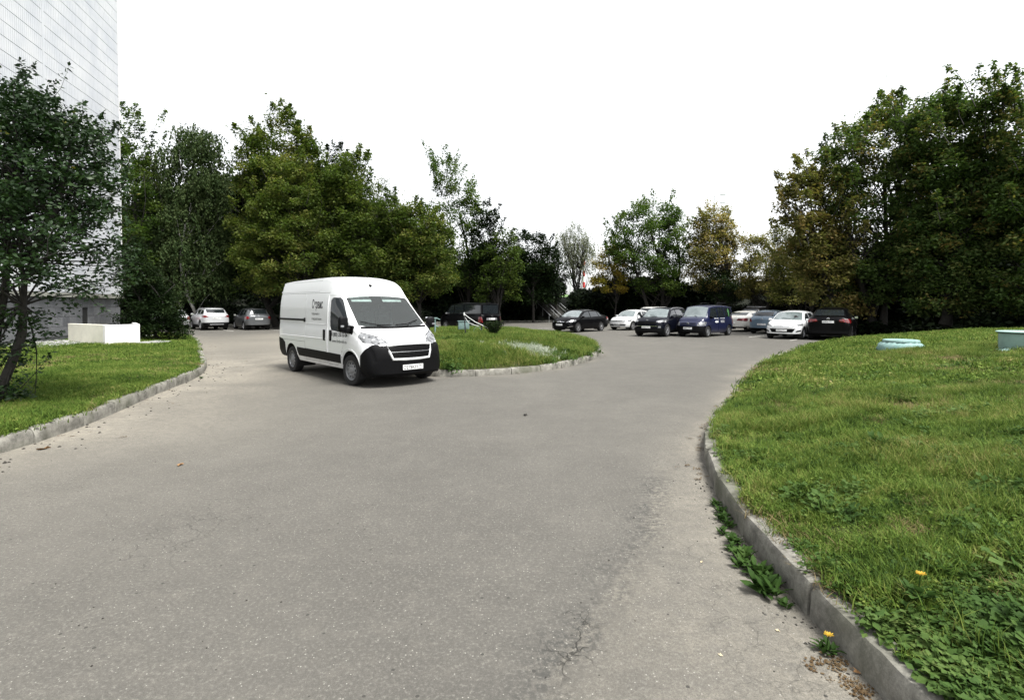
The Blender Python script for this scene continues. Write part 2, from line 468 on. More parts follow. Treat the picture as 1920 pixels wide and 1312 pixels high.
jag = seam + np.c_[.05 * (vnoise(seam, .12, 21) - .5), .10 * (vnoise(seam, .1, 22) - .5)]
cj = dist_line(P, jag[(jag[:, 1] > 2.3) & (jag[:, 1] < 4.8)])
crack = np.maximum(crack, np.clip(1.2 - cj / .07, 0, 1) * np.clip((vnoise(P, .3, 33) - .25) * 2, 0, .9))
crack = np.maximum(crack, .5 * np.clip((vnoise(P, 1.3, 196) - .80) * 6, 0, 1) * (P[:, 1] < 5))
crack += .6 * np.clip(1 - dr / .13, 0, 1) * 0
Z = -.018 * np.clip(1.0 - ds / .22, 0, 1) * n1 * (P[:, 1] < 6) - .012 * np.clip(1 - cw / .03, 0, 1) + .008 * (n3 - .5) * (P[:, 1] < 20)
o = from_np('road', np.c_[P, Z], F, MT['asphalt'], smooth=180,
            attrs={'dust': ('POINT', np.clip(dust, 0, .9)), 'wet': ('POINT', np.clip(wet, 0, .8)), 'crack': ('POINT', np.clip(crack, 0, 1))})
tag(o, kind='structure')

def lawn(name, poly, zf, line, step):
    lo, hi = poly.min(0), poly.max(0)
    xs, ys = np.arange(lo[0] - .2, hi[0] + .2, step), np.arange(lo[1] - .2, hi[1] + .2, step)
    X, Y = np.meshgrid(xs, ys); P = np.c_[X.ravel(), Y.ravel()]
    ins = inside(P, poly)
    d = dist_line(P, line)
    keep = ins | (d < step * 1.5)
    # pull outside corners back onto the kerb so the sheet ends under it
    Lp = np.asarray(line)
    for k in np.where(~ins & keep)[0]:
        q = Lp[np.argmin(((Lp - P[k]) ** 2).sum(1))]
        dd = dist_line(P[k:k + 1], line)[0]
        best = None
        for a, b in zip(Lp[:-1], Lp[1:]):
            ab = b - a; t = min(max(((P[k] - a) @ ab) / (ab @ ab), 0), 1); c = a + t * ab
            if best is None or ((c - P[k]) ** 2).sum() < best[0]: best = (((c - P[k]) ** 2).sum(), c)
        P[k] = best[1]
    nx, ny = len(xs), len(ys); i = np.arange(nx * ny).reshape(ny, nx)
    F = np.stack([i[:-1, :-1], i[:-1, 1:], i[1:, 1:], i[1:, :-1]], -1).reshape(-1, 4)
    F = F[keep[F].all(1)]
    used = np.unique(F); mp = -np.ones(len(P), int); mp[used] = np.arange(len(used))
    Pu = P[used]
    return tag(from_np(name, np.c_[Pu, zf(Pu) - .03 - .32 * np.exp(-dist_line(Pu, line) / .07)], mp[F], MT['soil'], smooth=180), kind='structure')
lawn('lawn', RIGHT_P, z_right, RIGHT_K, .35)
lawn('lawn', LEFT_P, z_left, LEFT_K, .35)
lawn('lawn', ISLE_P, z_isle, ISLE_K, .3)

# kerb stones, one metre each, real joints between them
prof = [(-.075, -.10), (-.075, .08), (-.075, .165), (-.058, .194), (.0, .20), (.06, .20), (.075, .19), (.075, -.10)]
L_ = .982
kerb_mes = []
for var in range(6):
    bm = bmesh.new(); rings = []
    chip = random.uniform(-.5, .5)
    for x in [-L_ / 2, -L_ / 2 + .014] + list(np.linspace(-L_ / 2 + .07, L_ / 2 - .07, 11)) + [L_ / 2 - .014, L_ / 2]:
        e = .010 if abs(abs(x) - L_ / 2) < .001 else 0
        wear = .022 * max(0, 1 - abs(x - chip) / .09) + random.uniform(0, .006)
        ring = []
        for k, (y, z) in enumerate(prof):
            jy, jz = random.uniform(-.003, .003), random.uniform(-.003, .003)
            if k in (2, 3): jy += wear; jz -= wear * .8
            ring.append(bm.verts.new((x, y * (1 - e * 9) + jy, z - (e if z > 0 else 0) + jz)))
        rings.append(ring)
    m_ = len(prof)
    for a, b in zip(rings[:-1], rings[1:]):
        for k in range(m_): bm.faces.new((a[k], b[k], b[(k + 1) % m_], a[(k + 1) % m_]))
    bm.faces.new(rings[0]); bm.faces.new(rings[-1][::-1])
    bmesh.ops.recalc_face_normals(bm, faces=bm.faces)
    me = bpy.data.meshes.new('kerb_stone'); bm.to_mesh(me); bm.free()
    me.materials.append(MT['kerb'])
    for p in me.polygons: p.use_smooth = True
    me.set_sharp_from_angle(angle=R(35))
    kerb_mes.append(me)

def kerb(line, side, h, label_far=None):
    root = empty('kerb', (*line[0], 0), kind='structure')
    for i in range(len(line) - 1):
        a, b = Vector(line[i]), Vector(line[i + 1])
        d = (b - a); n = Vector((-d.y, d.x)).normalized() * side
        c = (a + b) / 2 + n * .075
        o = bpy.data.objects.new('kerb_stone', random.choice(kerb_mes)); COL.objects.link(o); o.parent = root
        o.location = (c.x - line[0][0] + random.uniform(-.006, .006), c.y - line[0][1] + random.uniform(-.006, .006), (h - .20) + random.uniform(-.016, .010))
        o.rotation_euler = (random.uniform(-.045, .045), random.uniform(-.014, .014), math.atan2(d.y, d.x) + (math.pi if side < 0 else 0) + random.uniform(-.008, .008))
        o.scale = (d.length / 1.0, 1, 1)
    return root
kerb(RIGHT_K, -1, .20)
kerb(LEFT_K, 1, .20)
kerb(ISLE_K, 1, .17)

# embankment behind the car park
TOE = smooth_line([(-75, 30), (-50, 38), (-34, 43.5), (-20, 47), (-10, 51), (0, 56), (8, 57.5), (16, 54), (23, 48), (29, 41), (36, 36), (50, 34), (75, 34)], 1.5)
tan = np.gradient(TOE, axis=0); tan /= np.hypot(*tan.T)[:, None]
nor = np.c_[-tan[:, 1], tan[:, 0]]
top = np.interp(TOE[:, 0], [-60, -20, 0, 10, 25, 60], [2.25, 2.3, 2.65, 2.75, 2.9, 2.9])
offs = [(0, 0), (.6, .05), (2, .35), (3.5, .7), (5, .95), (6.2, 1.0), (9, 1.02), (25, 1.12), (60, 1.5), (300, 2.2)]
def bank_pt(k, j, amp=1):
    o, f = offs[j]; q = TOE[k] + nor[k] * o
    return (q[0], q[1], top[k] * f + amp * (.18 * (vnoise([q], 2.2, 41)[0] - .5) if 0 < j < 7 else 0) - (.05 if j == 0 else 0))
V = [bank_pt(k, j) for k in range(len(TOE)) for j in range(len(offs))]
nj = len(offs)
F = [(k * nj + j, (k + 1) * nj + j, (k + 1) * nj + j + 1, k * nj + j + 1) for k in range(len(TOE) - 1) for j in range(nj - 1)]
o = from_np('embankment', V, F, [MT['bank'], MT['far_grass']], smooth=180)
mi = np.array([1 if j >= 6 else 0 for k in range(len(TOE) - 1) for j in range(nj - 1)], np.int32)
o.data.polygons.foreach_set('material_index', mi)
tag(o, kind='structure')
def bank_z(x, y):
    d = (TOE[:, 0] - x) ** 2 + (TOE[:, 1] - y) ** 2; k = int(np.argmin(d))
    off = (np.array([x, y]) - TOE[k]) @ nor[k]
    return 0.0 if off < 0 else float(top[k] * np.interp(off, [a for a, b in offs], [b for a, b in offs]))

# far kerb along the foot of the bank
farl = TOE - nor * .35
farl = farl[(farl[:, 0] > -30) & (farl[:, 0] < 22)]
kerb(smooth_line(farl[::4], 1.0), 1, .18)

# ------------------------------------------------------------------ grass and ground plants
def blades_mesh(name, n, rad, h, w, mat, broad=0, seed=0, lean=.5):
    r = np.random.default_rng(seed); V = []; F = []; T = []
    for i in range(n):
        a = r.uniform(0, 6.283); q = rad * math.sqrt(r.uniform()); x, y = q * math.cos(a), q * math.sin(a)
        b = r.uniform(0, 6.283); H = h * r.uniform(.5, 1.15); Lx = H * r.uniform(.1, 1) * lean
        dx, dy = math.cos(b), math.sin(b); W = w * r.uniform(.7, 1.2); t = r.uniform(0, 1); k = len(V)
        px, py = -dy * W / 2, dx * W / 2
        if i < broad:     # small round leaves
            z = H * .55; s = w * r.uniform(1.8, 3.4); tz = r.uniform(-.35, .35) * s
            V += [(x, y, z), (x + dx * s * .6 - dy * s * .5, y + dy * s * .6 + dx * s * .5, z + tz * .4), (x + dx * s * 1.25, y + dy * s * 1.25, z + tz), (x + dx * s * .6 + dy * s * .5, y + dy * s * .6 - dx * s * .5, z + .15 * s)]
            F += [(k, k + 1, k + 2, k + 3)]; T += [t * .5 + .5]
        else:
            V += [(x - px, y - py, 0), (x + px, y + py, 0), (x + px * .7 + dx * Lx * .4, y + py * .7 + dy * Lx * .4, H * .62), (x - px * .7 + dx * Lx * .4, y - py * .7 + dy * Lx * .4, H * .62),
                  (x + px * .1 + dx * Lx, y + py * .1 + dy * Lx, H), (x - px * .1 + dx * Lx, y - py * .1 + dy * Lx, H)]
            F += [(k, k + 1, k + 2, k + 3), (k + 3, k + 2, k + 4, k + 5)]; T += [t, t]
    o = from_np(name, V, F, mat, attrs={'tint': ('FACE', T)})
    return o

def grassmat(name, stops):
    M = Mat(name)
    t = M.math('ADD', M.math('MULTIPLY', M.attr('tint'), .40), M.math('MULTIPLY', M.ramp(M.noise(1.1, 6, .68, M.geo()), [(.30, 0), (.70, 1)]), .38))
    t = M.math('ADD', t, M.math('MULTIPLY', M.ramp(M.noise(7, 3, .6, M.geo()), [(.35, 0), (.65, 1)]), .16))
    c = M.ramp(t, stops)
    M.color(c).set(rough=.6, spec=.08)
    tr = M.n.new('ShaderNodeBsdfTranslucent'); M.l.new(c, tr.inputs[0])
    x = M.n.new('ShaderNodeMixShader'); x.inputs[0].default_value = .3
    M.l.new(M.b.outputs[0], x.inputs[1]); M.l.new(tr.outputs[0], x.inputs[2]); M.l.new(x.outputs[0], M.out.inputs[0])
    return M.m
G1 = grassmat('lawn_blades', [(.26, (.020, .042, .008)), (.40, (.076, .135, .020)), (.60, (.135, .195, .036)), (.74, (.21, .22, .062)), (.86, (.31, .25, .12))])
G2 = grassmat('rank_grass', [(.22, (.035, .075, .012)), (.44, (.085, .135, .022)), (.60, (.15, .19, .040)), (.80, (.26, .22, .09))])
G3 = grassmat('broad_leaves', [(.2, (.014, .036, .008)), (.5, (.042, .084, .018)), (.7, (.080, .130, .032)), (.9, (.15, .18, .06))])
G4 = grassmat('silver_leaves', [(.2, (.20, .24, .16)), (.5, (.36, .40, .31)), (.8, (.50, .52, .44))])
G5 = grassmat('dry_litter', [(.2, (.045, .028, .014)), (.5, (.10, .065, .032)), (.8, (.19, .14, .08))])

G6 = grassmat('thatch', [(.2, (.10, .075, .035)), (.5, (.20, .155, .075)), (.8, (.34, .28, .15))])
src = bpy.data.collections.new('tufts')      # sources for the scatter; never linked into the scene
def to_src(o):
    COL.objects.unlink(o); src.objects.link(o); return o
def tuftset(tag_, specs):
    c = bpy.data.collections.new('tufts_' + tag_)
    for s in specs:
        COL.objects.unlink(s); c.objects.link(s)
    return c

def scatter(name, P3, coll, scale, seed=0, tilt=.15):
    n = len(P3); r = np.random.default_rng(seed)
    me = bpy.data.meshes.new(name)
    me.vertices.add(n); me.vertices.foreach_set('co', np.asarray(P3, np.float32).ravel())
    a = me.attributes.new('rot', 'FLOAT_VECTOR', 'POINT')
    a.data.foreach_set('vector', np.c_[r.normal(0, tilt, n), r.normal(0, tilt, n), r.uniform(0, 6.283, n)].astype(np.float32).ravel())
    a = me.attributes.new('scl', 'FLOAT', 'POINT')
    a.data.foreach_set('value', (np.asarray(scale) * np.ones(n)).astype(np.float32))
    me.update()
    ng = bpy.data.node_groups.new(name, 'GeometryNodeTree')
    ng.interface.new_socket('Geometry', in_out='INPUT', socket_type='NodeSocketGeometry')
    ng.interface.new_socket('Geometry', in_out='OUTPUT', socket_type='NodeSocketGeometry')
    N, K = ng.nodes, ng.links
    gi, go = N.new('NodeGroupInput'), N.new('NodeGroupOutput')
    iop = N.new('GeometryNodeInstanceOnPoints'); ci = N.new('GeometryNodeCollectionInfo')
    ci.inputs['Collection'].default_value = coll
    ci.inputs['Separate Children'].default_value = True; ci.inputs['Reset Children'].default_value = True
    def na(nm, ty):
        x = N.new('GeometryNodeInputNamedAttribute'); x.data_type = ty; x.inputs['Name'].default_value = nm; return x.outputs['Attribute']
    iop.inputs['Pick Instance'].default_value = True
    K.new(gi.outputs[0], iop.inputs['Points']); K.new(ci.outputs[0], iop.inputs['Instance'])
    e2r = N.new('FunctionNodeEulerToRotation')
    K.new(na('rot', 'FLOAT_VECTOR'), e2r.inputs[0]); K.new(e2r.outputs[0], iop.inputs['Rotation'])
    K.new(na('scl', 'FLOAT'), iop.inputs['Scale'])
    K.new(iop.outputs[0], go.inputs[0])
    o = bpy.data.objects.new(name, me); COL.objects.link(o)
    md = o.modifiers.new('scatter', 'NODES'); md.node_group = ng
    return o

def sample(poly, zf, boxx, boxy, n, dens, seed):
    r = np.random.default_rng(seed)
    P = np.c_[r.uniform(*boxx, n), r.uniform(*boxy, n)]
    P = P[inside(P, poly)]
    P = P[r.uniform(size=len(P)) < dens(P)]
    return np.c_[P, zf(P) - .03], P

near = tuftset('lawn', [blades_mesh('t', 38, .085, .065, .0050, G1, broad=9, seed=s, lean=1.5) for s in range(5)])
longg = tuftset('long', [blades_mesh('t', 26, .06, .12, .005, G2, broad=3, seed=20 + s, lean=1.2) for s in range(4)])
farg = tuftset('far', [blades_mesh('t', 26, .22, .085, .014, G1, broad=8, seed=40 + s, lean=1.0) for s in range(4)])
farl_ = tuftset('farlong', [blades_mesh('t', 26, .20, .20, .011, G2, broad=3, seed=60 + s, lean=1.0) for s in range(4)])
bigleaf = tuftset('bigleaf', [blades_mesh('t', 9, .10, .13, .022, G3, broad=9, seed=160 + s, lean=.9) for s in range(3)])
broad = tuftset('broad', [blades_mesh('t', 34, .12, .10, .0105 + .004 * (s % 3), G3, broad=33, seed=80 + s, lean=.9) for s in range(5)])
litter = tuftset('litter', [blades_mesh('t', 16, .06, .012, .008, G5, broad=12, seed=120 + s, lean=3) for s in range(3)])

kd = lambda P, L: dist_line(P, L)
def corner(P): return np.clip(3.25 - P[:, 1] + .16 * (P[:, 0] - 2.4) + 1.0 * (vnoise(P, .4, 18) - .5), 0, 1)
# right lawn
q, P = sample(RIGHT_P, z_right, (1.5, 11), (.8, 11), 62000, lambda P: np.clip(1.25 - np.hypot(P[:, 0], P[:, 1]) / 14, .25, 1) * (.30 + .70 * (vnoise(P, .26, 93) > .42)) * np.where(corner(P) > .5, .25, 1) * (kd(P, RIGHT_K) > .095 + .07 * vnoise(P, .25, 91)), 1)
tag(scatter('grass', q, near, (.55 + .7 * vnoise(P, .9, 13) + .5 * vnoise(P, .22, 94)) * np.where(corner(P) > .5, .62, 1), 2), kind='stuff')
q, P = sample(RIGHT_P, z_right, (1.5, 13), (1, 15), 26000, lambda P: (vnoise(P, .45, 14) > .55) * np.where(corner(P) > .5, .04, 1) * (kd(P, RIGHT_K) > .2), 3)
tag(scatter('grass', q, longg, .6 + .7 * vnoise(P, .7, 15), 4), kind='stuff')
q, P = sample(RIGHT_P, z_right, (4, 45), (8, 34), 42000, lambda P: 1.0 * (kd(P, RIGHT_K) > .2), 5)
tag(scatter('grass', q, farg, .8 + .6 * vnoise(P, 1.5, 16), 6), kind='stuff')
# broad leaved weeds: thick in the near corner, patchy elsewhere
q, P = sample(RIGHT_P, z_right, (1.5, 10), (.8, 11), 30000, lambda P: np.clip((vnoise(P, .38, 17) - .42) * 2.0, 0, .55) * (kd(P, RIGHT_K) > .12) + (kd(P, RIGHT_K) > .12) * corner(P) * .75, 7)
tag(scatter('ground_cover', q, broad, .38 + .75 * vnoise(P, .3, 19) ** 1.5, 8, tilt=.3), kind='stuff')
# dead thatch showing through, and leaves lying about
thatch = tuftset('thatch', [blades_mesh('t', 26, .09, .045, .005, G6, broad=0, seed=140 + s, lean=2.2) for s in range(3)])
q, P = sample(RIGHT_P, z_right, (1.5, 13), (.8, 14), 34000, lambda P: np.clip((vnoise(P, .38, 61) * .6 + vnoise(P, 1.2, 62) * .5 - .50) * 5, 0, .9) * (kd(P, RIGHT_K) > .09), 63)
tag(scatter('dead_grass', q, thatch, .8 + .7 * vnoise(P, .4, 64), 65), kind='stuff')
q, P = sample(LEFT_P, z_left, (-13, -6.1), (4, 17), 9000, lambda P: np.clip((vnoise(P, .5, 61) - .5) * 4, 0, .8) * (kd(P, LEFT_K) > .12), 66)
tag(scatter('dead_grass', q, thatch, 1.0 + .7 * vnoise(P, .4, 64), 67), kind='stuff')
q, P = sample(RIGHT_P, z_right, (1.5, 8), (.8, 8), 9000, lambda P: (corner(P) > .5) * (vnoise(P, .35, 171) > .55) * (kd(P, RIGHT_K) > .2) * .16, 172)
tag(scatter('ground_cover', q, bigleaf, .6 + .6 * vnoise(P, .3, 173), 174, tilt=.4), kind='stuff')
# left lawn
q, P = sample(LEFT_P, z_left, (-26, -6.1), (3, 31.5), 60000, lambda P: 1.0 * (kd(P, LEFT_K) > .16), 9)
tag(scatter('grass', q, farg, .6 + .5 * vnoise(P, 1.2, 23), 10), kind='stuff')
q, P = sample(LEFT_P, z_left, (-11, -6.1), (4, 14), 26000, lambda P: 1.0 * (kd(P, LEFT_K) > .14), 11)
tag(scatter('grass', q, near, .9 + .7 * vnoise(P, .9, 24), 12), kind='stuff')
# island: longer and paler grass
nsil = lambda P: np.hypot((P[:, 0] - .38) / .75, (P[:, 1] - 16.6) / 1.0) + .5 * (vnoise(P, .4, 97) - .5)
q, P = sample(ISLE_P, z_isle, (-8, 4), (13, 31), 22000, lambda P: 1.0 * (kd(P, ISLE_K) > .17) * (nsil(P) > .8), 13)
tag(scatter('grass', q, farl_, .6 + .6 * vnoise(P, 1.0, 25), 14), kind='stuff')
q, P = sample(ISLE_P, z_isle, (-8, 4), (13, 31), 9000, lambda P: 1.0 * (vnoise(P, .8, 26) > .6) * (nsil(P) > 1), 15)
tag(scatter('ground_cover', q, broad, .9 + .7 * vnoise(P, .5, 27), 16, tilt=.3), kind='stuff')
# leaf litter and soil crumbs lying in the gutter
r_ = np.random.default_rng(5)
pts = []
for line, side, w, cnt in ((RIGHT_K[:9], 1, .07, 420), (RIGHT_K, 1, .10, 260), (LEFT_K, -1, .45, 130), (ISLE_K, -1, .2, 90)):
    t = r_.uniform(0, len(line) - 1.001, cnt); k = t.astype(int); f = (t - k)[:, None]
    p = line[k] * (1 - f) + line[k + 1] * f; d = line[k + 1] - line[k]; nn = np.c_[-d[:, 1], d[:, 0]] * side
    p = p + nn * (np.abs(r_.normal(0, w, cnt)) + .02)[:, None]
    pts.append(p)
pts = np.vstack(pts); pts = pts[vnoise(pts, .8, 71) > .42]
tag(scatter('leaf_litter', np.c_[pts, np.full(len(pts), .004)], litter, r_.uniform(.35, .9, len(pts)), 17, tilt=.05), kind='stuff')
# ------------------------------------------------------------------ trees
def H(px, py, D):
    """where a point seen at (px, py) of the 1920 px photo stands if it is D metres away"""
    return ((px - 960) * D / 1000, D, 1.8 - (py - 572) * D / 1000)

def leaf_geo(C, L, r, droop=0.0, aspect=.55, flat=.6):
    n = len(C)
    a = r.normal(size=(n, 3)); a[:, 2] = a[:, 2] * .5 - droop; a /= np.linalg.norm(a, axis=1)[:, None]
    u = r.normal(size=(n, 3)) * flat; u[:, 2] += 1
    b = np.cross(a, u); b /= np.linalg.norm(b, axis=1)[:, None] + 1e-9
    s = (L * r.uniform(.6, 1.25, n))[:, None]
    m = C + a * s * .5
    dz = np.zeros((n, 3)); dz[:, 2] = -.12 * s[:, 0]
    V = np.stack([C, m + b * s * aspect / 2 + dz * .3, C + a * s + dz, m - b * s * aspect / 2 + dz * .3], 1).reshape(-1, 3)
    F = np.arange(4 * n).reshape(-1, 4)
    return V, F

def limb_pts(a, b, r, sag=.12, n=6):
    a, b = np.array(a, float), np.array(b, float); L = np.linalg.norm(b - a)
    k = r.normal(0, .09 * L, 3); out = []
    for t in np.linspace(0, 1, n):
        p = a * (1 - t) + b * t + k * math.sin(math.pi * t); p[2] += sag * L * math.sin(math.pi * t); out.append(Vector(p))
    return out

BARK = plain('bark', (.018, .016, .013), rough=.95, var=.5, scale=12, bump=.8)
BIRCH = plain('birch_bark', (.40, .39, .36), rough=.9, var=.6, scale=7, bump=.4)
def tree(name, label, D, env, base, mat, clumps=160, per=170, rc=.75, leaf=.17, seed=1, depth=.75, tr=.18, droop=0.0, strands=False,
         bark=None, limbs=45, group=None, tintlo=0.0, tinthi=1.0, trunks=1, dshift=0.0, hollow=0.35, lean=0.0, cat='tree', flat=.6, spike=0.0, paths=None, dens=None, sprays=0, slen=1.6, slist=None):
    leaf = leaf * (1.3 if D > 20 else 1.0)
    r = np.random.default_rng(seed)
    ys = [e[0] for e in env]
    gz = None
    bx, by = (base[0] - 960) * D / 1000, D
    gz = base[2] if len(base) > 2 else bank_z(bx, by)
    root = empty(name, (bx, by, gz), 0, label, cat, group)
    yy = np.linspace(ys[0], ys[-1], 200)
    xl, xr = np.interp(yy, ys, [e[1] for e in env]), np.interp(yy, ys, [e[2] for e in env])
    w = np.maximum(xr - xl, 4) ** 1.6
    if dens: w = w * np.interp(yy, [q[0] for q in dens], [q[1] for q in dens])
    w /= w.sum()
    k = r.choice(200, clumps, p=w)
    hw = (xr - xl)[k] / 2 * D / 1000; cx = ((xr + xl)[k] / 2 - 960) * D / 1000
    # discs: mostly in the outer shell
    ang = r.uniform(0, 2 * math.pi, clumps); rad = np.sqrt(r.uniform(hollow ** 2, 1, clumps))
    hwi = np.maximum(hw - rc * .55, .1)
    C = np.c_[cx + np.cos(ang) * rad * hwi, by + dshift + np.sin(ang) * rad * np.maximum(hwi, .5) * depth, 1.8 - (yy[k] - 572) * D / 1000 - rc * .3]
    C[:, 1] += r.normal(0, .2, clumps)
    sizes = rc * r.uniform(.55, 1.25, clumps) * np.clip(hw / (rc * 1.5), .45, 1)
    LC = []; T = []
    for c, s in zip(C, sizes):
        m = int(per * (s / rc) ** 2 * r.uniform(.6, 1.2)) + 4
        if strands:
            ns = max(3, m // 14)
            for q in range(ns):
                a = r.uniform(0, 6.283); d0 = s * math.sqrt(r.uniform()) ; top_ = c + np.array([math.cos(a) * d0, math.sin(a) * d0, s * .6 * (1 - (d0 / s) ** 2)])
                Ln = r.uniform(.6, 2.0); t = np.sort(r.uniform(0, 1, 14))
                P = top_ + np.c_[t * .25 * math.cos(a) + r.normal(0, .035, 14), t * .25 * math.sin(a) + r.normal(0, .035, 14), -t * Ln]
                LC.append(P)
                T.append(np.full(14, r.uniform(tintlo, tinthi)) * .6 + r.uniform(tintlo, tinthi, 14) * .4)
        else:
            v = r.normal(size=(m, 3)); v /= np.linalg.norm(v, axis=1)[:, None]
            q = r.uniform(.15, 1, m) ** .5
            P = c + v * (q * s)[:, None] * np.array([1, 1, .62]) + r.normal(0, s * .10, (m, 3))
            if spike * .25 > 0:
                kk = r.uniform(size=m) < spike * .25; P[kk, 2] += np.abs(r.normal(0, s * .8, kk.sum()))
            LC.append(P)
            ct = r.uniform(tintlo, tinthi)
            T.append(.55 * ct + .45 * r.uniform(tintlo, tinthi, m))
    # upright or outward shoots that break the outline
    SP = []
    for q in range(sprays):
        t = r.uniform(0, 1) ** 1.3
        yq = ys[0] + (ys[-1] - ys[0]) * .55 * t
        e = r.uniform() < .5
        xq = np.interp(yq, ys, [e_[1] for e_ in env]) if e else np.interp(yq, ys, [e_[2] for e_ in env])
        xc_ = (np.interp(yq, ys, [e_[1] for e_ in env]) + np.interp(yq, ys, [e_[2] for e_ in env])) / 2
        p0 = np.array(H(xq + (xc_ - xq) * r.uniform(.1, .5), yq + 12, D)) + np.array([0, r.normal(0, 1.2) + dshift, 0])
        d = np.array([(-1 if e else 1) * r.uniform(0, .55), r.normal(0, .2), r.uniform(.7, 1.1)]) * slen * r.uniform(.5, 1.15)
        SP.append((p0, p0 + d))
    for (a_, b_, c_, d_) in (slist or []): SP.append((np.array(H(a_, b_, D)), np.array(H(c_, d_, D))))
    for p0, p1 in SP:
        m = int(per * .55); u = r.uniform(0, 1, m) ** .8
        wd = rc * .42 * (1.05 - u)[:, None]
        LC.append(p0 + (p1 - p0) * u[:, None] + r.normal(0, 1, (m, 3)) * wd * .6); T.append(r.uniform(tintlo, tinthi) * .5 + .5 * r.uniform(tintlo, tinthi, m))
    LC = np.vstack(LC); T = np.concatenate(T)
    V, F = leaf_geo(LC, leaf, r, droop=droop, flat=flat)
    O = np.array([bx, by, gz])
    cr = from_np('crown', V - O, F, mat, root, attrs={'tint': ('FACE', T)})
    # trunk and limbs
    tv, tf = [], []
    topz = C[:, 2].max()
    cxm = np.average(cx, weights=hw)
    zc = np.percentile(C[:, 2], 75)
    for ti in range(len(paths) if paths else trunks):
        off = r.normal(0, .35, 2) * (ti > 0)
        end = np.array([cxm + (ti - (trunks - 1) / 2) * hw.mean() * .6, by + dshift + r.normal(0, .4), zc])
        st = np.array([bx + off[0], by + off[1], gz - .15])
        tp = limb_pts(st, end, r, sag=0, n=9)
        if paths:
            q = np.array([H(a_, b_, D) for a_, b_ in paths[ti]]); q = q + r.normal(0, .04, q.shape)
            tp = [Vector([np.interp(u, np.linspace(0, 1, len(q)), q[:, d]) for d in range(3)]) for u in np.linspace(0, 1, 9)]
        tr_i = tr / math.sqrt(trunks)
        tube_geo(tp, [tr_i * (1.25 if j == 0 else 1) * (1 - .085 * j) for j in range(9)], 8, tv, tf)
        sel = r.choice(clumps, min(clumps, limbs // trunks), replace=False)
        for s in sel:
            t = C[s]; 
            j = int(np.clip((t[2] - gz) / max(zc - gz, .1) * 8 * .72 + r.uniform(-.8, .3), 1, 8))
            st_ = tp[j]
            if paths: j = int(np.clip(j + 2, 4, 8)); st_ = tp[j]
            rr = tr_i * (1 - .085 * j) * .42
            lp = limb_pts(st_, t, r, sag=.06, n=5)
            tube_geo(lp, [rr, rr * .75, rr * .5, rr * .32, rr * .14], 4, tv, tf, cap=False)
            for z in range(2):
                e = t + r.normal(0, 1, 3) * sizes[s] * np.array([.8, .8, .5])
                tube_geo(limb_pts(lp[3], e, r, n=3), [rr * .3, rr * .2, rr * .08], 3, tv, tf, cap=False)
    for p0, p1 in SP:
        tube_geo(limb_pts(p0 - (p1 - p0) * .7, p1, r, sag=0, n=4), [tr * .10, tr * .07, tr * .04, tr * .015], 3, tv, tf, cap=False)
    me = bpy.data.meshes.new('trunk')
    me.from_pydata([tuple(np.array(v) - O) for v in tv], [], tf)
    link('trunk', me, bark or BARK, root, 180)
    return root

L_DARK = leafmat('leaves_dark_green', [(0, (0.005, 0.010, 0.003)), (.5, (0.010, 0.020, 0.006)), (.9, (0.020, 0.034, 0.010)), (1, (0.051, 0.043, 0.010))], trans=.2)
L_BIRCH = leafmat('leaves_birch', [(0, (0.021, 0.038, 0.013)), (.5, (0.043, 0.067, 0.024)), (1, (0.084, 0.107, 0.042))], trans=.2)
L_MAPLE = leafmat('leaves_olive', [(0, (0.028, 0.048, 0.011)), (.45, (0.067, 0.099, 0.024)), (.8, (0.139, 0.161, 0.042)), (1, (0.223, 0.191, 0.064))], trans=.42)
L_YEL = leafmat('leaves_yellowing', [(0, (0.073, 0.086, 0.013)), (.45, (0.162, 0.157, 0.026)), (.8, (0.308, 0.235, 0.041)), (1, (0.421, 0.266, 0.059))], trans=.42)
L_TAN = leafmat('leaves_tan', [(0, (0.076, 0.084, 0.028)), (.4, (0.168, 0.153, 0.054)), (.75, (0.306, 0.237, 0.092)), (1, (0.428, 0.306, 0.138))], trans=.42)
L_RIGHT = leafmat('leaves_ash_maple', [(0, (0.023, 0.045, 0.013)), (.5, (0.060, 0.095, 0.028)), (.74, (0.117, 0.146, 0.050)), (.92, (0.253, 0.184, 0.060)), (1, (0.350, 0.238, 0.091))], trans=.42)
L_OLIVE = leafmat('leaves_olive_yellow', [(0, (.035, .048, .014)), (.4, (.085, .095, .030)), (.75, (.16, .145, .050)), (1, (.26, .17, .07))], trans=.42)
L_GREEN = leafmat('leaves_green', [(0, (0.029, 0.058, 0.014)), (.5, (0.063, 0.106, 0.025)), (1, (0.125, 0.156, 0.042))], trans=.42)
L_NEAR = leafmat('leaves_near', [(0, (0.008, 0.019, 0.006)), (.6, (0.017, 0.039, 0.010)), (.95, (0.033, 0.064, 0.016)), (.975, (0.172, 0.169, 0.029)), (1, (0.234, 0.186, 0.036))], trans=.12, rough=.45, spec=.22)
L_WILLOW = leafmat('leaves_grey_willow', [(0, (0.084, 0.098, 0.063)), (.5, (0.154, 0.168, 0.112)), (1, (0.238, 0.238, 0.168))], trans=.3)

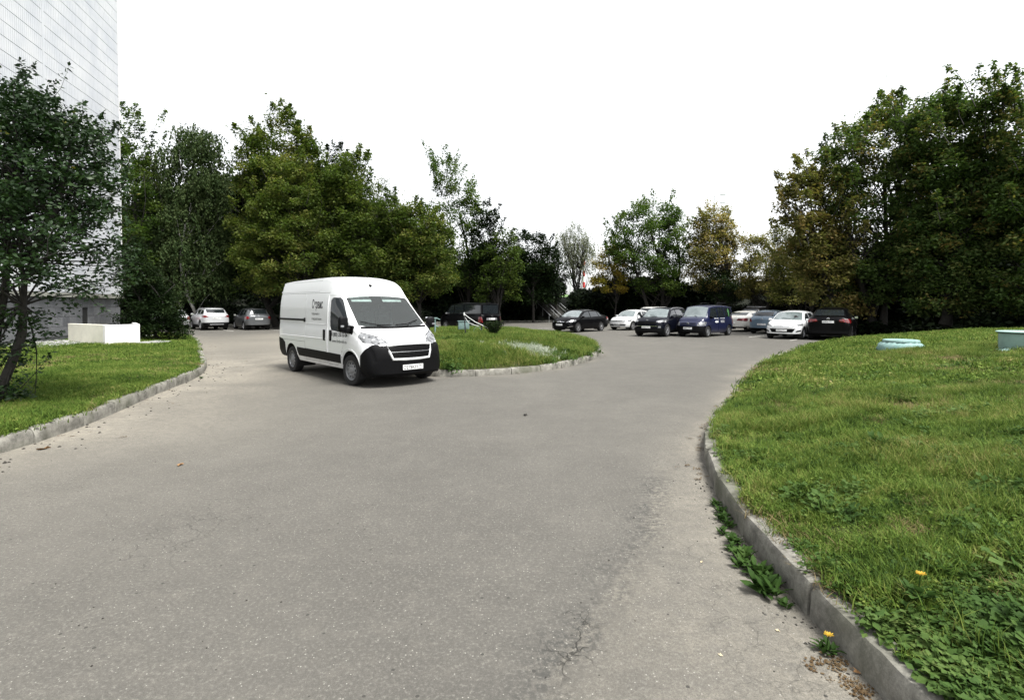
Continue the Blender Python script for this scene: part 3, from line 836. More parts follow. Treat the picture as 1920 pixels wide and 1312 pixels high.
BK = 'trees along the embankment'
tree('tall_tree', 'tall sparse tree rising just right of the white tower', 41, [(200, 236, 256), (240, 222, 284), (290, 215, 288), (330, 200, 290), (420, 195, 300), (540, 190, 310)], (255,), L_GREEN, clumps=130, per=170, rc=.7, leaf=.16, seed=3, sprays=22, slen=1.3, group=BK)
tree('birch_tree', 'large weeping birch with grey green hanging branches', 44, [(224, 318, 350), (245, 305, 432), (300, 285, 440), (380, 262, 448), (470, 262, 450), (535, 280, 440)], (365,), L_BIRCH, clumps=300, per=330, rc=1.0, leaf=.16, seed=4, strands=True, droop=1.3, bark=BIRCH, group=BK, trunks=2, flat=1.0)
tree('birch_tree', 'dark birch standing low behind the weeping birch, beside the tower', 47, [(300, 230, 300), (380, 225, 340), (480, 225, 380), (545, 240, 380)], (300,), L_DARK, clumps=150, per=180, rc=1.0, leaf=.17, seed=5, sprays=10, strands=True, droop=1.0, group=BK)
tree('maple_tree', 'tallest yellow green maple behind the white van', 43, [(206, 522, 545), (235, 478, 572), (260, 455, 600), (300, 445, 612), (380, 440, 640), (460, 430, 650), (540, 440, 640)], (520,), L_MAPLE, clumps=340, per=210, rc=.85, leaf=.18, seed=6, sprays=60, slen=1.1, group=BK, spike=.12, tr=.25)
tree('maple_tree', 'yellowing maple lower in front of the tallest maple', 40, [(288, 520, 560), (320, 490, 590), (380, 470, 620), (440, 440, 640), (500, 440, 620), (545, 470, 600)], (545,), L_MAPLE, clumps=210, per=190, rc=.7, leaf=.16, seed=7, sprays=30, slen=1.2, group=BK, tintlo=.2, spike=.1)
tree('dark_tree', 'narrow dark treetop peeking above the olive maple', 50, [(262, 622, 634), (285, 612, 655), (330, 600, 680), (420, 600, 700)], (645,), L_DARK, clumps=80, per=160, rc=.8, leaf=.17, seed=8, sprays=14, slen=1.3, group=BK)
tree('maple_tree', 'broad olive maple right above the van roof', 42, [(288, 655, 685), (310, 600, 700), (350, 590, 722), (400, 590, 760), (470, 590, 790), (548, 600, 790)], (680,), L_MAPLE, clumps=300, per=210, rc=.8, leaf=.17, seed=9, sprays=40, slen=1.0, group=BK, tinthi=.85, spike=.1, tr=.22)
tree('bare_tree', 'thin twiggy tree with few leaves behind the olive maple', 52, [(305, 700, 720), (330, 695, 745), (380, 700, 750), (450, 700, 770)], (730,), L_WILLOW, clumps=60, per=40, rc=.8, leaf=.12, seed=10, group=BK, limbs=60)
tree('maple_tree', 'rounded green yellow maple left of the black panel van', 41, [(372, 745, 775), (400, 720, 830), (440, 700, 858), (500, 700, 862), (552, 720, 845)], (785,), L_MAPLE, clumps=230, per=200, rc=.75, leaf=.16, seed=11, sprays=30, slen=1.2, group=BK, tr=.15, spike=.1)
tree('poplar_tree', 'tall slender poplar with two leafy spires', 53, [(288, 822, 836), (310, 806, 852), (330, 815, 890), (370, 800, 905), (400, 790, 915), (470, 800, 925), (545, 810, 900)], (868,), L_GREEN, clumps=170, per=120, rc=.75, leaf=.17, seed=12, sprays=40, slen=1.8, group=BK, spike=.4)
tree('dark_tree', 'dark tree with narrow top behind the black panel van', 51, [(375, 905, 916), (400, 892, 935), (440, 880, 945), (500, 880, 960), (550, 890, 960)], (925,), L_DARK, clumps=130, per=170, rc=.75, leaf=.17, seed=13, sprays=16, slen=1.2, group=BK, tinthi=.97)
tree('maple_tree', 'low olive maple under the poplar beside the black van', 50, [(430, 930, 965), (470, 880, 985), (520, 880, 985), (555, 890, 985)], (940,), L_MAPLE, clumps=90, per=160, rc=.75, leaf=.17, seed=14, sprays=10, slen=1.0, group=BK, tinthi=.7)
tree('dark_tree', 'bushy dark green tree behind the stair railings', 54, [(428, 985, 1015), (455, 955, 1045), (500, 945, 1060), (540, 950, 1050), (558, 960, 1040)], (1000,), L_DARK, clumps=170, per=170, rc=.8, leaf=.17, seed=15, sprays=16, slen=1.0, group=BK, tr=.14, tinthi=.97)
tree('dark_tree', 'thin dark tree left of the bare willow', 58, [(455, 1030, 1045), (480, 1025, 1068), (520, 1025, 1072), (548, 1030, 1065)], (1043,), L_DARK, clumps=45, per=90, rc=.7, leaf=.17, seed=16, group=BK, limbs=40)
tree('willow_tree', 'grey willow nearly bare, with dark curving trunks', 60, [(415, 1062, 1092), (435, 1035, 1115), (470, 1038, 1122), (505, 1070, 1120)], (1092,), L_WILLOW, clumps=130, per=130, rc=.9, leaf=.11, seed=17, group=BK, limbs=95, trunks=3, tr=.28, strands=True, droop=.6)
tree('yellow_bush', 'small bush turning golden yellow below the big leaning tree', 53, [(458, 1130, 1160), (480, 1112, 1178), (510, 1102, 1180), (545, 1110, 1180)], (1150,), L_YEL, clumps=90, per=130, rc=.55, leaf=.15, seed=18, group=BK, tr=.08, tintlo=.35, cat='bush')
tree('big_tree', 'wide airy green tree with forked dark limbs above the dark SUV', 53, [(366, 1232, 1250), (380, 1175, 1262), (400, 1150, 1290), (440, 1120, 1302), (490, 1125, 1300), (530, 1170, 1290), (550, 1180, 1280)], (1225,), L_GREEN, clumps=290, per=140, rc=.75, leaf=.17, seed=19, sprays=30, slen=1.3, group=BK, limbs=90, trunks=3, tr=.35)
tree('tan_tree', 'tree with thin tan and brown autumn leaves above the blue van', 51, [(384, 1318, 1365), (410, 1298, 1380), (450, 1282, 1388), (500, 1275, 1385), (540, 1280, 1375)], (1338,), L_TAN, clumps=210, per=125, rc=.7, leaf=.16, seed=20, sprays=24, slen=1.2, group=BK, limbs=80, tr=.22)
tree('scrub_tree', 'low scrubby yellow olive tree right of the tan tree', 49, [(440, 1390, 1420), (470, 1385, 1475), (500, 1370, 1490), (550, 1370, 1500)], (1435,), L_TAN, clumps=160, per=120, rc=.65, leaf=.15, seed=21, sprays=20, slen=1.6, group=BK, limbs=70, trunks=3, tr=.2, tinthi=.8)
tree('scrub_tree', 'faded brown scrub at the left edge of the big right trees', 44, [(410, 1450, 1475), (440, 1440, 1510), (500, 1430, 1540), (560, 1440, 1560)], (1490,), L_OLIVE, clumps=130, per=130, rc=.65, leaf=.14, seed=22, sprays=20, slen=1.5, group=BK, limbs=60, trunks=3, tr=.18, tinthi=.85)
tree('green_bush', 'small green bush on the bank behind the blue van', 50, [(500, 1320, 1370), (530, 1310, 1400), (560, 1310, 1400)], (1350,), L_DARK, clumps=50, per=120, rc=.6, leaf=.15, seed=23, group=BK, tintlo=.4, tinthi=.97, cat='bush')

RT = 'leafy trees above the right lawn'
tree('ash_maple_tree', 'outermost left tree of the big right group, reaching over the cars', 31, [(310, 1485, 1510), (345, 1458, 1540), (400, 1452, 1580), (470, 1465, 1600), (530, 1480, 1620), (580, 1530, 1640)], (1600, 0, .6), L_OLIVE, clumps=170, per=170, rc=.6, leaf=.15, seed=31, sprays=46, slen=1.1, group=RT, limbs=80, trunks=2, tr=.3, spike=.15, tintlo=.32)
tree('ash_maple_tree', 'ragged topped ash maple above the black car roof', 31, [(182, 1658, 1685), (215, 1625, 1705), (250, 1548, 1725), (300, 1522, 1740), (350, 1520, 1740), (450, 1530, 1740), (560, 1540, 1740)], (1640, 0, .8), L_RIGHT, clumps=330, per=180, rc=.62, leaf=.15, seed=32, sprays=70, slen=1.0, tintlo=.2, group=RT, limbs=90, trunks=3, tr=.3, spike=.3)
tree('ash_maple_tree', 'dense dark ash maple behind the low painted well ring', 28, [(172, 1745, 1800), (195, 1705, 1830), (230, 1690, 1850), (350, 1680, 1860), (480, 1680, 1870), (585, 1690, 1870)], (1770, 0, .9), L_RIGHT, clumps=420, per=170, rc=.6, leaf=.15, seed=33, sprays=44, slen=1.2, group=RT, limbs=80, trunks=2, tr=.3, spike=.3, tinthi=.97)
tree('ash_maple_tree', 'rightmost ash maple, its crown cut by the picture edge', 26, [(162, 1855, 1885), (190, 1835, 1990), (250, 1825, 2050), (400, 1820, 2080), (580, 1830, 2080)], (1930, 0, 1.0), L_RIGHT, clumps=420, per=170, rc=.6, leaf=.15, seed=34, sprays=44, slen=1.2, group=RT, limbs=60, trunks=2, tr=.3, spike=.3, tinthi=.95)

# bush at the tower corner
tree('corner_bush', 'dark green bush growing against the right corner of the tower', 24.5, [(440, 238, 262), (480, 228, 285), (530, 225, 315), (580, 235, 342), (625, 240, 356)], (280, 0, .35), L_DARK, clumps=260, per=130, rc=.36, leaf=.085, seed=41, limbs=60, trunks=4, tr=.09, tinthi=1.0, cat='bush')

# near tree on the left lawn
tree('near_tree', 'nearest tree, dark and leafy, leaning in from the left edge of the lawn', 8.5, [(150, 20, 60), (172, -30, 105), (200, -80, 172), (260, -110, 205), (340, -120, 226), (400, -120, 228), (450, -110, 258), (500, -110, 266), (540, -110, 232), (575, -110, 150), (610, -100, 80), (680, -90, 62), (740, -80, 40), (800, -80, 10)], (-14, 0, .2),
     L_NEAR, clumps=500, per=78, rc=.24, leaf=.080, seed=45, depth=.8, limbs=110, sprays=26, slen=.34, dens=[(120, 1.5), (330, 1.4), (400, .75), (440, .42), (520, .36), (550, .14), (600, .16), (640, .6), (800, .9)],
     slist=[(60, 190, 50, 118), (90, 190, 140, 128), (170, 260, 202, 212), (40, 640, 122, 618), (60, 700, 95, 660), (150, 540, 205, 590), (80, 560, 150, 572)], tr=.08, hollow=.2, flat=1.1,
     paths=[[(-30, 790), (5, 715), (38, 640), (56, 570), (62, 510), (95, 430), (130, 340)], [(-30, 790), (-20, 650), (10, 540), (20, 430), (30, 250)]])

L_SHADE = leafmat('leaves_shade', [(0, (0.002, 0.005, 0.002)), (.6, (0.006, 0.011, 0.004)), (1, (0.013, 0.020, 0.007))], trans=.1)  # near-black leaves: deep shade under the trees put into the colour
# dark undergrowth filling the slope under the trees
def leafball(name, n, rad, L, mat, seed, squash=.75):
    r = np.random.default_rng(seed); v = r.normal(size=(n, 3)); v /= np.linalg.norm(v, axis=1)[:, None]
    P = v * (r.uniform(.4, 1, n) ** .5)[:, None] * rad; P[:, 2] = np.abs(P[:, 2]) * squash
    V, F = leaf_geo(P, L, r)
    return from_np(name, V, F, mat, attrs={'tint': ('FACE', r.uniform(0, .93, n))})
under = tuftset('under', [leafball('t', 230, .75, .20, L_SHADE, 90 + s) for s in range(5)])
r_ = np.random.default_rng(50); pts = []
for k in range(len(TOE) - 1):
    if not (-42 < TOE[k][0] < 40): continue
    for q in range(20):
        off = r_.uniform(.3, 7.5); p = TOE[k] + nor[k] * off + tan[k] * r_.uniform(0, 1.5)
        px = 960 + p[0] / p[1] * 1000
        if 1003 < px < 1082: continue
        if off > 5 and (350 < px < 560): continue          # open view under the trees on the left
        pts.append((*p, bank_z(*p) - .05))
pts = np.array(pts)
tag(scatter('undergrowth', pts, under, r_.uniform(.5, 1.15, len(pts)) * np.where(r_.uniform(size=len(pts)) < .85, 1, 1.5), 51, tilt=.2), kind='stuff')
# shade plants behind the right lawn
pts = []
for q in range(1500):
    x, y = r_.uniform(14, 60), r_.uniform(24, 40)
    if dist_line([(x, y)], RIGHT_K)[0] < 2.2 or dist_line([(x, y)], RIGHT_K)[0] > 9 or not (inside([(x, y)], RIGHT_P)[0] or y > np.interp(x, RIGHT_K[:, 0], RIGHT_K[:, 1]) + 2.5): continue
    if 960 + x / y * 1000 < 1610 or y < 26: continue
    pts.append((x, y, .2 if not inside([(x, y)], RIGHT_P)[0] else float(z_right([(x, y)])[0])))
pts = np.array(pts)
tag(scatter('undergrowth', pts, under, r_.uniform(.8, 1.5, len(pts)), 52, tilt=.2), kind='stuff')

# the wood beyond the front row of trees: one dark mass whose members cannot be told apart
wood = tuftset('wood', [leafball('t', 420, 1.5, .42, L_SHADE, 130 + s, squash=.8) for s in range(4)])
r_ = np.random.default_rng(53); pts = []
prof_x = [215, 330, 450, 520, 620, 700, 800, 850, 900, 960, 1010, 1050, 1070, 1110, 1200, 1290, 1400, 1500, 1560]
prof_y = [400, 380, 330, 300, 320, 385, 445, 500, 480, 500, 490, 530, 552, 540, 522, 530, 545, 520, 420]
while len(pts) < 2300:
    px = r_.uniform(215, 1560); D = r_.uniform(55, 62) if px < 1480 else r_.uniform(46, 52)
    top_ = np.interp(px, prof_x, prof_y); lo = 540 if px < 560 else 556
    py = r_.uniform(top_, lo) if lo > top_ else lo
    if r_.uniform() > (lo - top_) / 260 + .12: continue
    if px < 560 and py > 536: continue
    if 995 < px < 1090 and py > 528: continue
    pts.append(H(px, py + 20, D))
pts = np.array(pts)
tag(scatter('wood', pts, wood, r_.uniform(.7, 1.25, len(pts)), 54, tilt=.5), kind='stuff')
# and behind the right lawn
pts = []
while len(pts) < 1100:
    px = r_.uniform(1590, 2150); D = r_.uniform(33, 40)
    top_ = np.interp(px, [1590, 1700, 1800, 2000], [520, 440, 340, 300]); py = r_.uniform(top_, 600)
    pts.append(H(px, py + 25, D))
tag(scatter('wood', np.array(pts), wood, r_.uniform(.7, 1.2, len(pts)), 55, tilt=.5), kind='stuff')
# ------------------------------------------------------------------ vehicles
def car_body(A):
    """skin of a car from length-wise curves; returns a bmesh in car space (x forward, y left, z up)"""
    g = lambda k, x: pch(x, [p[0] for p in A[k]], [p[1] for p in A[k]])
    x0, x1 = A['zt'][0][0], A['zt'][-1][0]
    st = A.get('step', .07)
    xs = np.unique(np.round(np.r_[np.arange(x0, x1, st), np.linspace(x0, x0 + .16, 6), np.linspace(x1 - .16, x1, 6), x1], 4))
    zt, zb, zl, wt, wb, wm, cr = (g(k, xs) for k in ('zt', 'zb', 'zl', 'wt', 'wb', 'wm', 'cr'))
    p = A.get('p', 1.25); WM = max(wm)
    rows = []
    for i in range(len(xs)):
        h = []
        for t in (0, .22, .44, .64, .8, .91, 1): h.append((wt[i] * t, zt[i] - cr[i] * t ** 2.8))
        zr = zt[i] - cr[i]; m = A.get('np', 6)
        for s in range(1, m + 1):
            u = 1 - s / m; h.append((wb[i] - (wb[i] - wt[i]) * u ** p, zb[i] + (zr - zb[i]) * u))
        for v in (.08, .18, .3, .44, .58, .72, .85, .95, 1):
            y = float(pch(v, [0, .1, .42, .82, 1], [wb[i], wb[i] + (wm[i] - wb[i]) * .65, wm[i], wm[i] - .015, wm[i] - .07]))
            h.append((y, zb[i] + (zl[i] - zb[i]) * v))
        nside = len(h)
        h.append((wm[i] * .5, zl[i])); h.append((0, zl[i]))
        rows.append(h)
    bm = bmesh.new(); m = len(rows[0])
    def bow(x, y):
        kf, kr = A.get('kf', .22), A.get('kr', .12)
        f = max(0.0, x / x1) ** 1.7 if x > 0 else 0; r_ = max(0.0, x / x0) ** 2.5 if x < 0 else 0
        a = (min(1.0, abs(y) / WM)) ** 2.3
        return x - kf * a * f + kr * a * r_
    ring = []
    for i, h in enumerate(rows):
        L = [bm.verts.new((bow(xs[i], y), y, z)) for y, z in h]
        Rr = [L[0]] + [bm.verts.new((bow(xs[i], y), -y, z)) for y, z in h[1:-1]] + [L[-1]]
        ring.append((L, Rr))
    for i in range(len(rows) - 1):
        for j in range(m - 1):
            a, b = ring[i][0], ring[i + 1][0]; bm.faces.new((a[j], b[j], b[j + 1], a[j + 1]))
            a, b = ring[i][1], ring[i + 1][1]; bm.faces.new((a[j], a[j + 1], b[j + 1], b[j]))
    nc = 10
    for end in (0, len(rows) - 1):
        L, Rr = ring[end]; prev = None
        for j in range(nside):
            y, z = rows[end][j]
            if y < 1e-6: row = [L[j]] * (nc + 1)
            else:
                row = [L[j]] + [bm.verts.new((bow(xs[end], y * (1 - 2 * q / nc)), y * (1 - 2 * q / nc), z)) for q in range(1, nc)] + [Rr[j]]
            if prev:
                for q in range(nc):
                    vs = [prev[q], prev[q + 1], row[q + 1], row[q]]
                    u = []
                    for v in vs:
                        if v not in u: u.append(v)
                    if len(u) > 2:
                        try: bm.faces.new(u if end else u[::-1])
                        except ValueError: pass
            prev = row
    bmesh.ops.remove_doubles(bm, verts=bm.verts, dist=1e-4)
    bmesh.ops.recalc_face_normals(bm, faces=bm.faces)
    bm.normal_update()
    return bm

AX = {'side': (0, 2), 'front': (1, 2), 'rear': (1, 2), 'top': (0, 1)}
def cut(bm, lay, pid, view, poly, filt):
    a, b = AX[view]; n3 = ({0, 1, 2} - {a, b}).pop()
    xs_, ys_ = [q[0] for q in poly], [q[1] for q in poly]
    lo, hi = (min(xs_) - .02, min(ys_) - .02), (max(xs_) + .02, max(ys_) + .02)
    region = []
    for f in bm.faces:
        vs = f.verts
        if max(v.co[a] for v in vs) < lo[0] or min(v.co[a] for v in vs) > hi[0] or max(v.co[b] for v in vs) < lo[1] or min(v.co[b] for v in vs) > hi[1]: continue
        if filt(f.normal, f.calc_center_median()): region.append(f)
    for i in range(len(poly)):
        p, q = poly[i], poly[(i + 1) % len(poly)]
        co = Vector((0, 0, 0)); co[a], co[b] = p
        nn = Vector((0, 0, 0)); nn[a], nn[b] = (q[1] - p[1]), -(q[0] - p[0])
        if nn.length < 1e-9: continue
        es = {e for f in region for e in f.edges}; vs = {v for f in region for v in f.verts}
        r = bmesh.ops.bisect_plane(bm, geom=list(region) + list(es) + list(vs), dist=1e-5, plane_co=co, plane_no=nn.normalized())
        region = [g_ for g_ in r['geom'] if isinstance(g_, bmesh.types.BMFace) and g_.is_valid]
    s = sum(poly[i][0] * poly[(i + 1) % len(poly)][1] - poly[(i + 1) % len(poly)][0] * poly[i][1] for i in range(len(poly)))
    sg = 1 if s > 0 else -1
    for f in region:
        c = f.calc_center_median(); ok = True
        for i in range(len(poly)):
            p, q = poly[i], poly[(i + 1) % len(poly)]
            if ((q[0] - p[0]) * (c[b] - p[1]) - (q[1] - p[1]) * (c[a] - p[0])) * sg < 0: ok = False; break
        if ok: f[lay] = pid

def carve(bm, lay, pid, name, mat, parent, gap=0.0, push=0.0, rim=.015, smooth=40):
    fs = [f for f in bm.faces if f[lay] == pid]
    if not fs: return None
    nb = bmesh.new(); mp = {}
    for f in fs:
        vs = []
        for v in f.verts:
            if v not in mp:
                mp[v] = nb.verts.new(v.co)
            vs.append(mp[v])
        try: nb.faces.new(vs)
        except ValueError: pass
    nb.normal_update()
    if gap:
        r = bmesh.ops.inset_region(nb, faces=nb.faces[:], use_boundary=True, use_even_offset=True, thickness=gap)
        bmesh.ops.delete(nb, geom=r['faces'], context='FACES')
    nb.normal_update()
    if push:
        for v in nb.verts: v.co += v.normal * push
    if rim:
        nrm = {v: v.normal.copy() for v in nb.verts}
        be = [e for e in nb.edges if e.is_boundary]
        src_n = [(v, v.normal.copy()) for e in be for v in e.verts]
        r = bmesh.ops.extrude_edge_only(nb, edges=be)
        nv = [g_ for g_ in r['geom'] if isinstance(g_, bmesh.types.BMVert)]
        kd_ = {tuple(round(x, 5) for x in v.co): n for v, n in src_n}
        for v in nv:
            n = kd_.get(tuple(round(x, 5) for x in v.co))
            if n is not None: v.co -= n * rim
    return from_bm(name, nb, mat, parent, smooth)

def wheel(parent, x, y, r, w, rimmat, style, steer=0.0, sh={}):
    """tyre on a drum, rim facing outward"""
    key = (round(r, 3), round(w, 3), style)
    if key not in sh:
        ty = lathe_bm([(r * .62, -w * .40), (r * .66, -w * .5), (r * .93, -w * .5), (r * .985, -w * .42), (r, -w * .30), (r, w * .30), (r * .985, w * .42), (r * .93, w * .5), (r * .66, w * .5), (r * .62, w * .40)], 36)
        bmesh.ops.recalc_face_normals(ty, faces=ty.faces)
        tm = bpy.data.meshes.new('tyre'); ty.to_mesh(tm); ty.free(); tm.materials.append(MT['rubber'])
        hub = lathe_bm([(r * .60, -w * .4), (r * .60, w * .16), (0.001, w * .16)], 24)
        hm = bpy.data.meshes.new('wheel'); hub.to_mesh(hm); hub.free(); hm.materials.append(MT['dark'])
        rb = bmesh.new(); R0 = r * .66
        lathe_bm([(R0, w * .30), (R0, w * .47), (R0 * .93, w * .46), (R0 * .90, w * .30)], 36, rb)
        if style == 'steel':
            lathe_bm([(R0 * .93, w * .34), (R0 * .80, w * .26), (R0 * .74, w * .38)], 36, rb)
            for k in range(10):
                a = 2 * math.pi * (k + .5) / 10
                bm_box(rb, (R0 * .66 * math.cos(a), w * .37, R0 * .66 * math.sin(a)), (R0 * .20, w * .06, R0 * .20), Matrix.Rotation(-a, 3, 'Y'))
            lathe_bm([(R0 * .60, w * .40), (R0 * .52, w * .44), (R0 * .36, w * .40), (R0 * .24, w * .46), (.001, w * .47)], 24, rb)
            for k in range(5):
                a = 2 * math.pi * k / 5
                bm_box(rb, (R0 * .44 * math.cos(a), w * .46, R0 * .44 * math.sin(a)), (R0 * .09, w * .06, R0 * .09))
        else:
            ns = 5 if style == 'five' else 10
            for k in range(ns):
                a = 2 * math.pi * k / ns
                bm_box(rb, (R0 * .52 * math.cos(a), w * .38, R0 * .52 * math.sin(a)), (R0 * .84, w * .12, R0 * (.24 if ns == 5 else .12)), Matrix.Rotation(-a, 3, 'Y'), bevel=.006)
            lathe_bm([(R0 * .24, w * .34), (R0 * .22, w * .46), (.001, w * .47)], 16, rb)
        bmesh.ops.recalc_face_normals(rb, faces=rb.faces)
        rm = bpy.data.meshes.new('rim'); rb.to_mesh(rm); rb.free(); rm.materials.append(rimmat)
        for m_ in (tm, rm):
            for p_ in m_.polygons: p_.use_smooth = True
            m_.set_sharp_from_angle(angle=R(35))
        sh[key] = (hm, tm, rm)
    hm, tm, rm = sh[key]
    if rm.materials[0] != rimmat:
        rm = rm.copy(); rm.materials[0] = rimmat
    o = bpy.data.objects.new('wheel', hm); COL.objects.link(o); o.parent = parent
    o.location = (x, y, r); o.rotation_euler = (0, random.uniform(0, 1.2), (0 if y > 0 else math.pi) + steer)
    for nm, m_ in (('tyre', tm), ('rim', rm)):
        c = bpy.data.objects.new(nm, m_); COL.objects.link(c); c.parent = o
    return o

def bvh_of(bm):
    return BVHTree.FromBMesh(bm)

def decal(name, V2, F, o, u, v, n, bvh, mat, parent, off=.005):
    """flat lettering or plate laid on the body: V2 in (u, v), cast along -n"""
    o, u, v, n = Vector(o), Vector(u), Vector(v), Vector(n)
    out = []
    for a, b in V2:
        p = o + u * a + v * b + n * .6
        h = bvh.ray_cast(p, -n, 1.4)
        out.append(tuple((h[0] if h[0] is not None else o + u * a + v * b) + n * off))
    me = bpy.data.meshes.new(name); me.from_pydata(out, [], F)
    return link(name, me, mat, parent)

def text_geo(s, size, width=None, bold=0.0):
    cu = bpy.data.curves.new('lettering', 'FONT'); cu.body = s; cu.size = size; cu.offset = bold; cu.align_x = 'LEFT'
    cu.resolution_u = 3
    t = bpy.data.objects.new('lettering', cu); COL.objects.link(t)
    bpy.context.view_layer.update()
    me = bpy.data.meshes.new_from_object(t.evaluated_get(bpy.context.evaluated_depsgraph_get()))
    V = [(v.co.x, v.co.y) for v in me.vertices]; F = [tuple(p.vertices) for p in me.polygons]
    bpy.data.objects.remove(t); bpy.data.curves.remove(cu); bpy.data.meshes.remove(me)
    if width and V:
        k = width / max(v[0] for v in V); V = [(x * k, y) for x, y in V]
    return V, F

def plate(parent, o, u, n, text=None, w=.52, h=.112, tilt=0):
    """number plate with frame; o = centre on the bumper"""
    o, u, n = Vector(o), Vector(u), Vector(n)
    rot = Matrix((u, n.cross(u) * -1 if False else Vector((0, 0, 1)), n)).transposed()
    pl = bmesh.new(); bm_box(pl, (0, 0, 0), (w, h, .012), bevel=.003)
    M = Matrix.Translation(o) @ rot.to_4x4()
    bmesh.ops.transform(pl, matrix=M, verts=pl.verts); bmesh.ops.recalc_face_normals(pl, faces=pl.faces)
    p = from_bm('number_plate', pl, MT['plate'], parent)
    def put(V, F, dx, dy, nm='lettering'):
        me = bpy.data.meshes.new(nm); me.from_pydata([tuple(M @ Vector((x + dx, y + dy, .0075))) for x, y in V], [], F)
        return link(nm, me, MT['ink'], p)
    if text:
        V, F = text_geo(text[0], .105, .36, .002); put(V, F, -.25, -.038)
        V, F = text_geo(text[1], .066, .105, .001); put(V, F, .135, .0)
        V, F = text_geo('RUS', .026, .06, .0005); put(V, F, .15, -.042)
        V, F = [(0, 0), (.003, 0), (.003, .10), (0, .10)], [(0, 1, 2, 3)]; put(V, F, .122, -.05)
    else:      # characters too small to read in the photo
        V, F = [], []
        x = -.235
        for k, cw in enumerate((.028, .026, .026, .026, .028, .028, 0, .02, .02, .02)):
            if cw == 0: x += .028; continue
            hh = .045 if k in (0, 4, 5) else (.062 if k < 6 else .035); y0 = -.032 if k < 6 else .0
            t = .009
            for (ax, ay, bx, by) in ((0, 0, t, hh), (cw - t, 0, cw, hh), (t, hh * random.choice((0, .45, .85)), cw - t, hh * random.choice((0, .45, .85)) + t)):
                if by <= ay: by = ay + t
                q = len(V); V += [(x + ax, y0 + ay), (x + bx, y0 + ay), (x + bx, y0 + by), (x + ax, y0 + by)]; F.append((q, q + 1, q + 2, q + 3))
            x += cw + .016
        put(V, F, 0, 0)
    return p

def mirror_on(parent, x, y, z, mat, s=1.0, side=1):
    bm = bmesh.new()
    bm_box(bm, (x, y + side * .11 * s, z + .04 * s), (.11 * s, .19 * s, .13 * s), Matrix.Rotation(side * -.2, 3, 'Z'), bevel=.035 * s)
    bm_box(bm, (x + .01, y + side * .01, z - .01), (.06 * s, .10 * s, .04 * s), bevel=.008)
    o = from_bm('side_mirror', bm, mat, parent, 50)
    bm = bmesh.new(); bm_box(bm, (x - .06 * s, y + side * .115 * s, z + .04 * s), (.006, .15 * s, .10 * s), Matrix.Rotation(side * -.2, 3, 'Z'), bevel=.002)
    from_bm('mirror_glass', bm, MT['chrome'], o)
    return o

def mirpoly(p): return [(-a, b) for a, b in p][::-1]

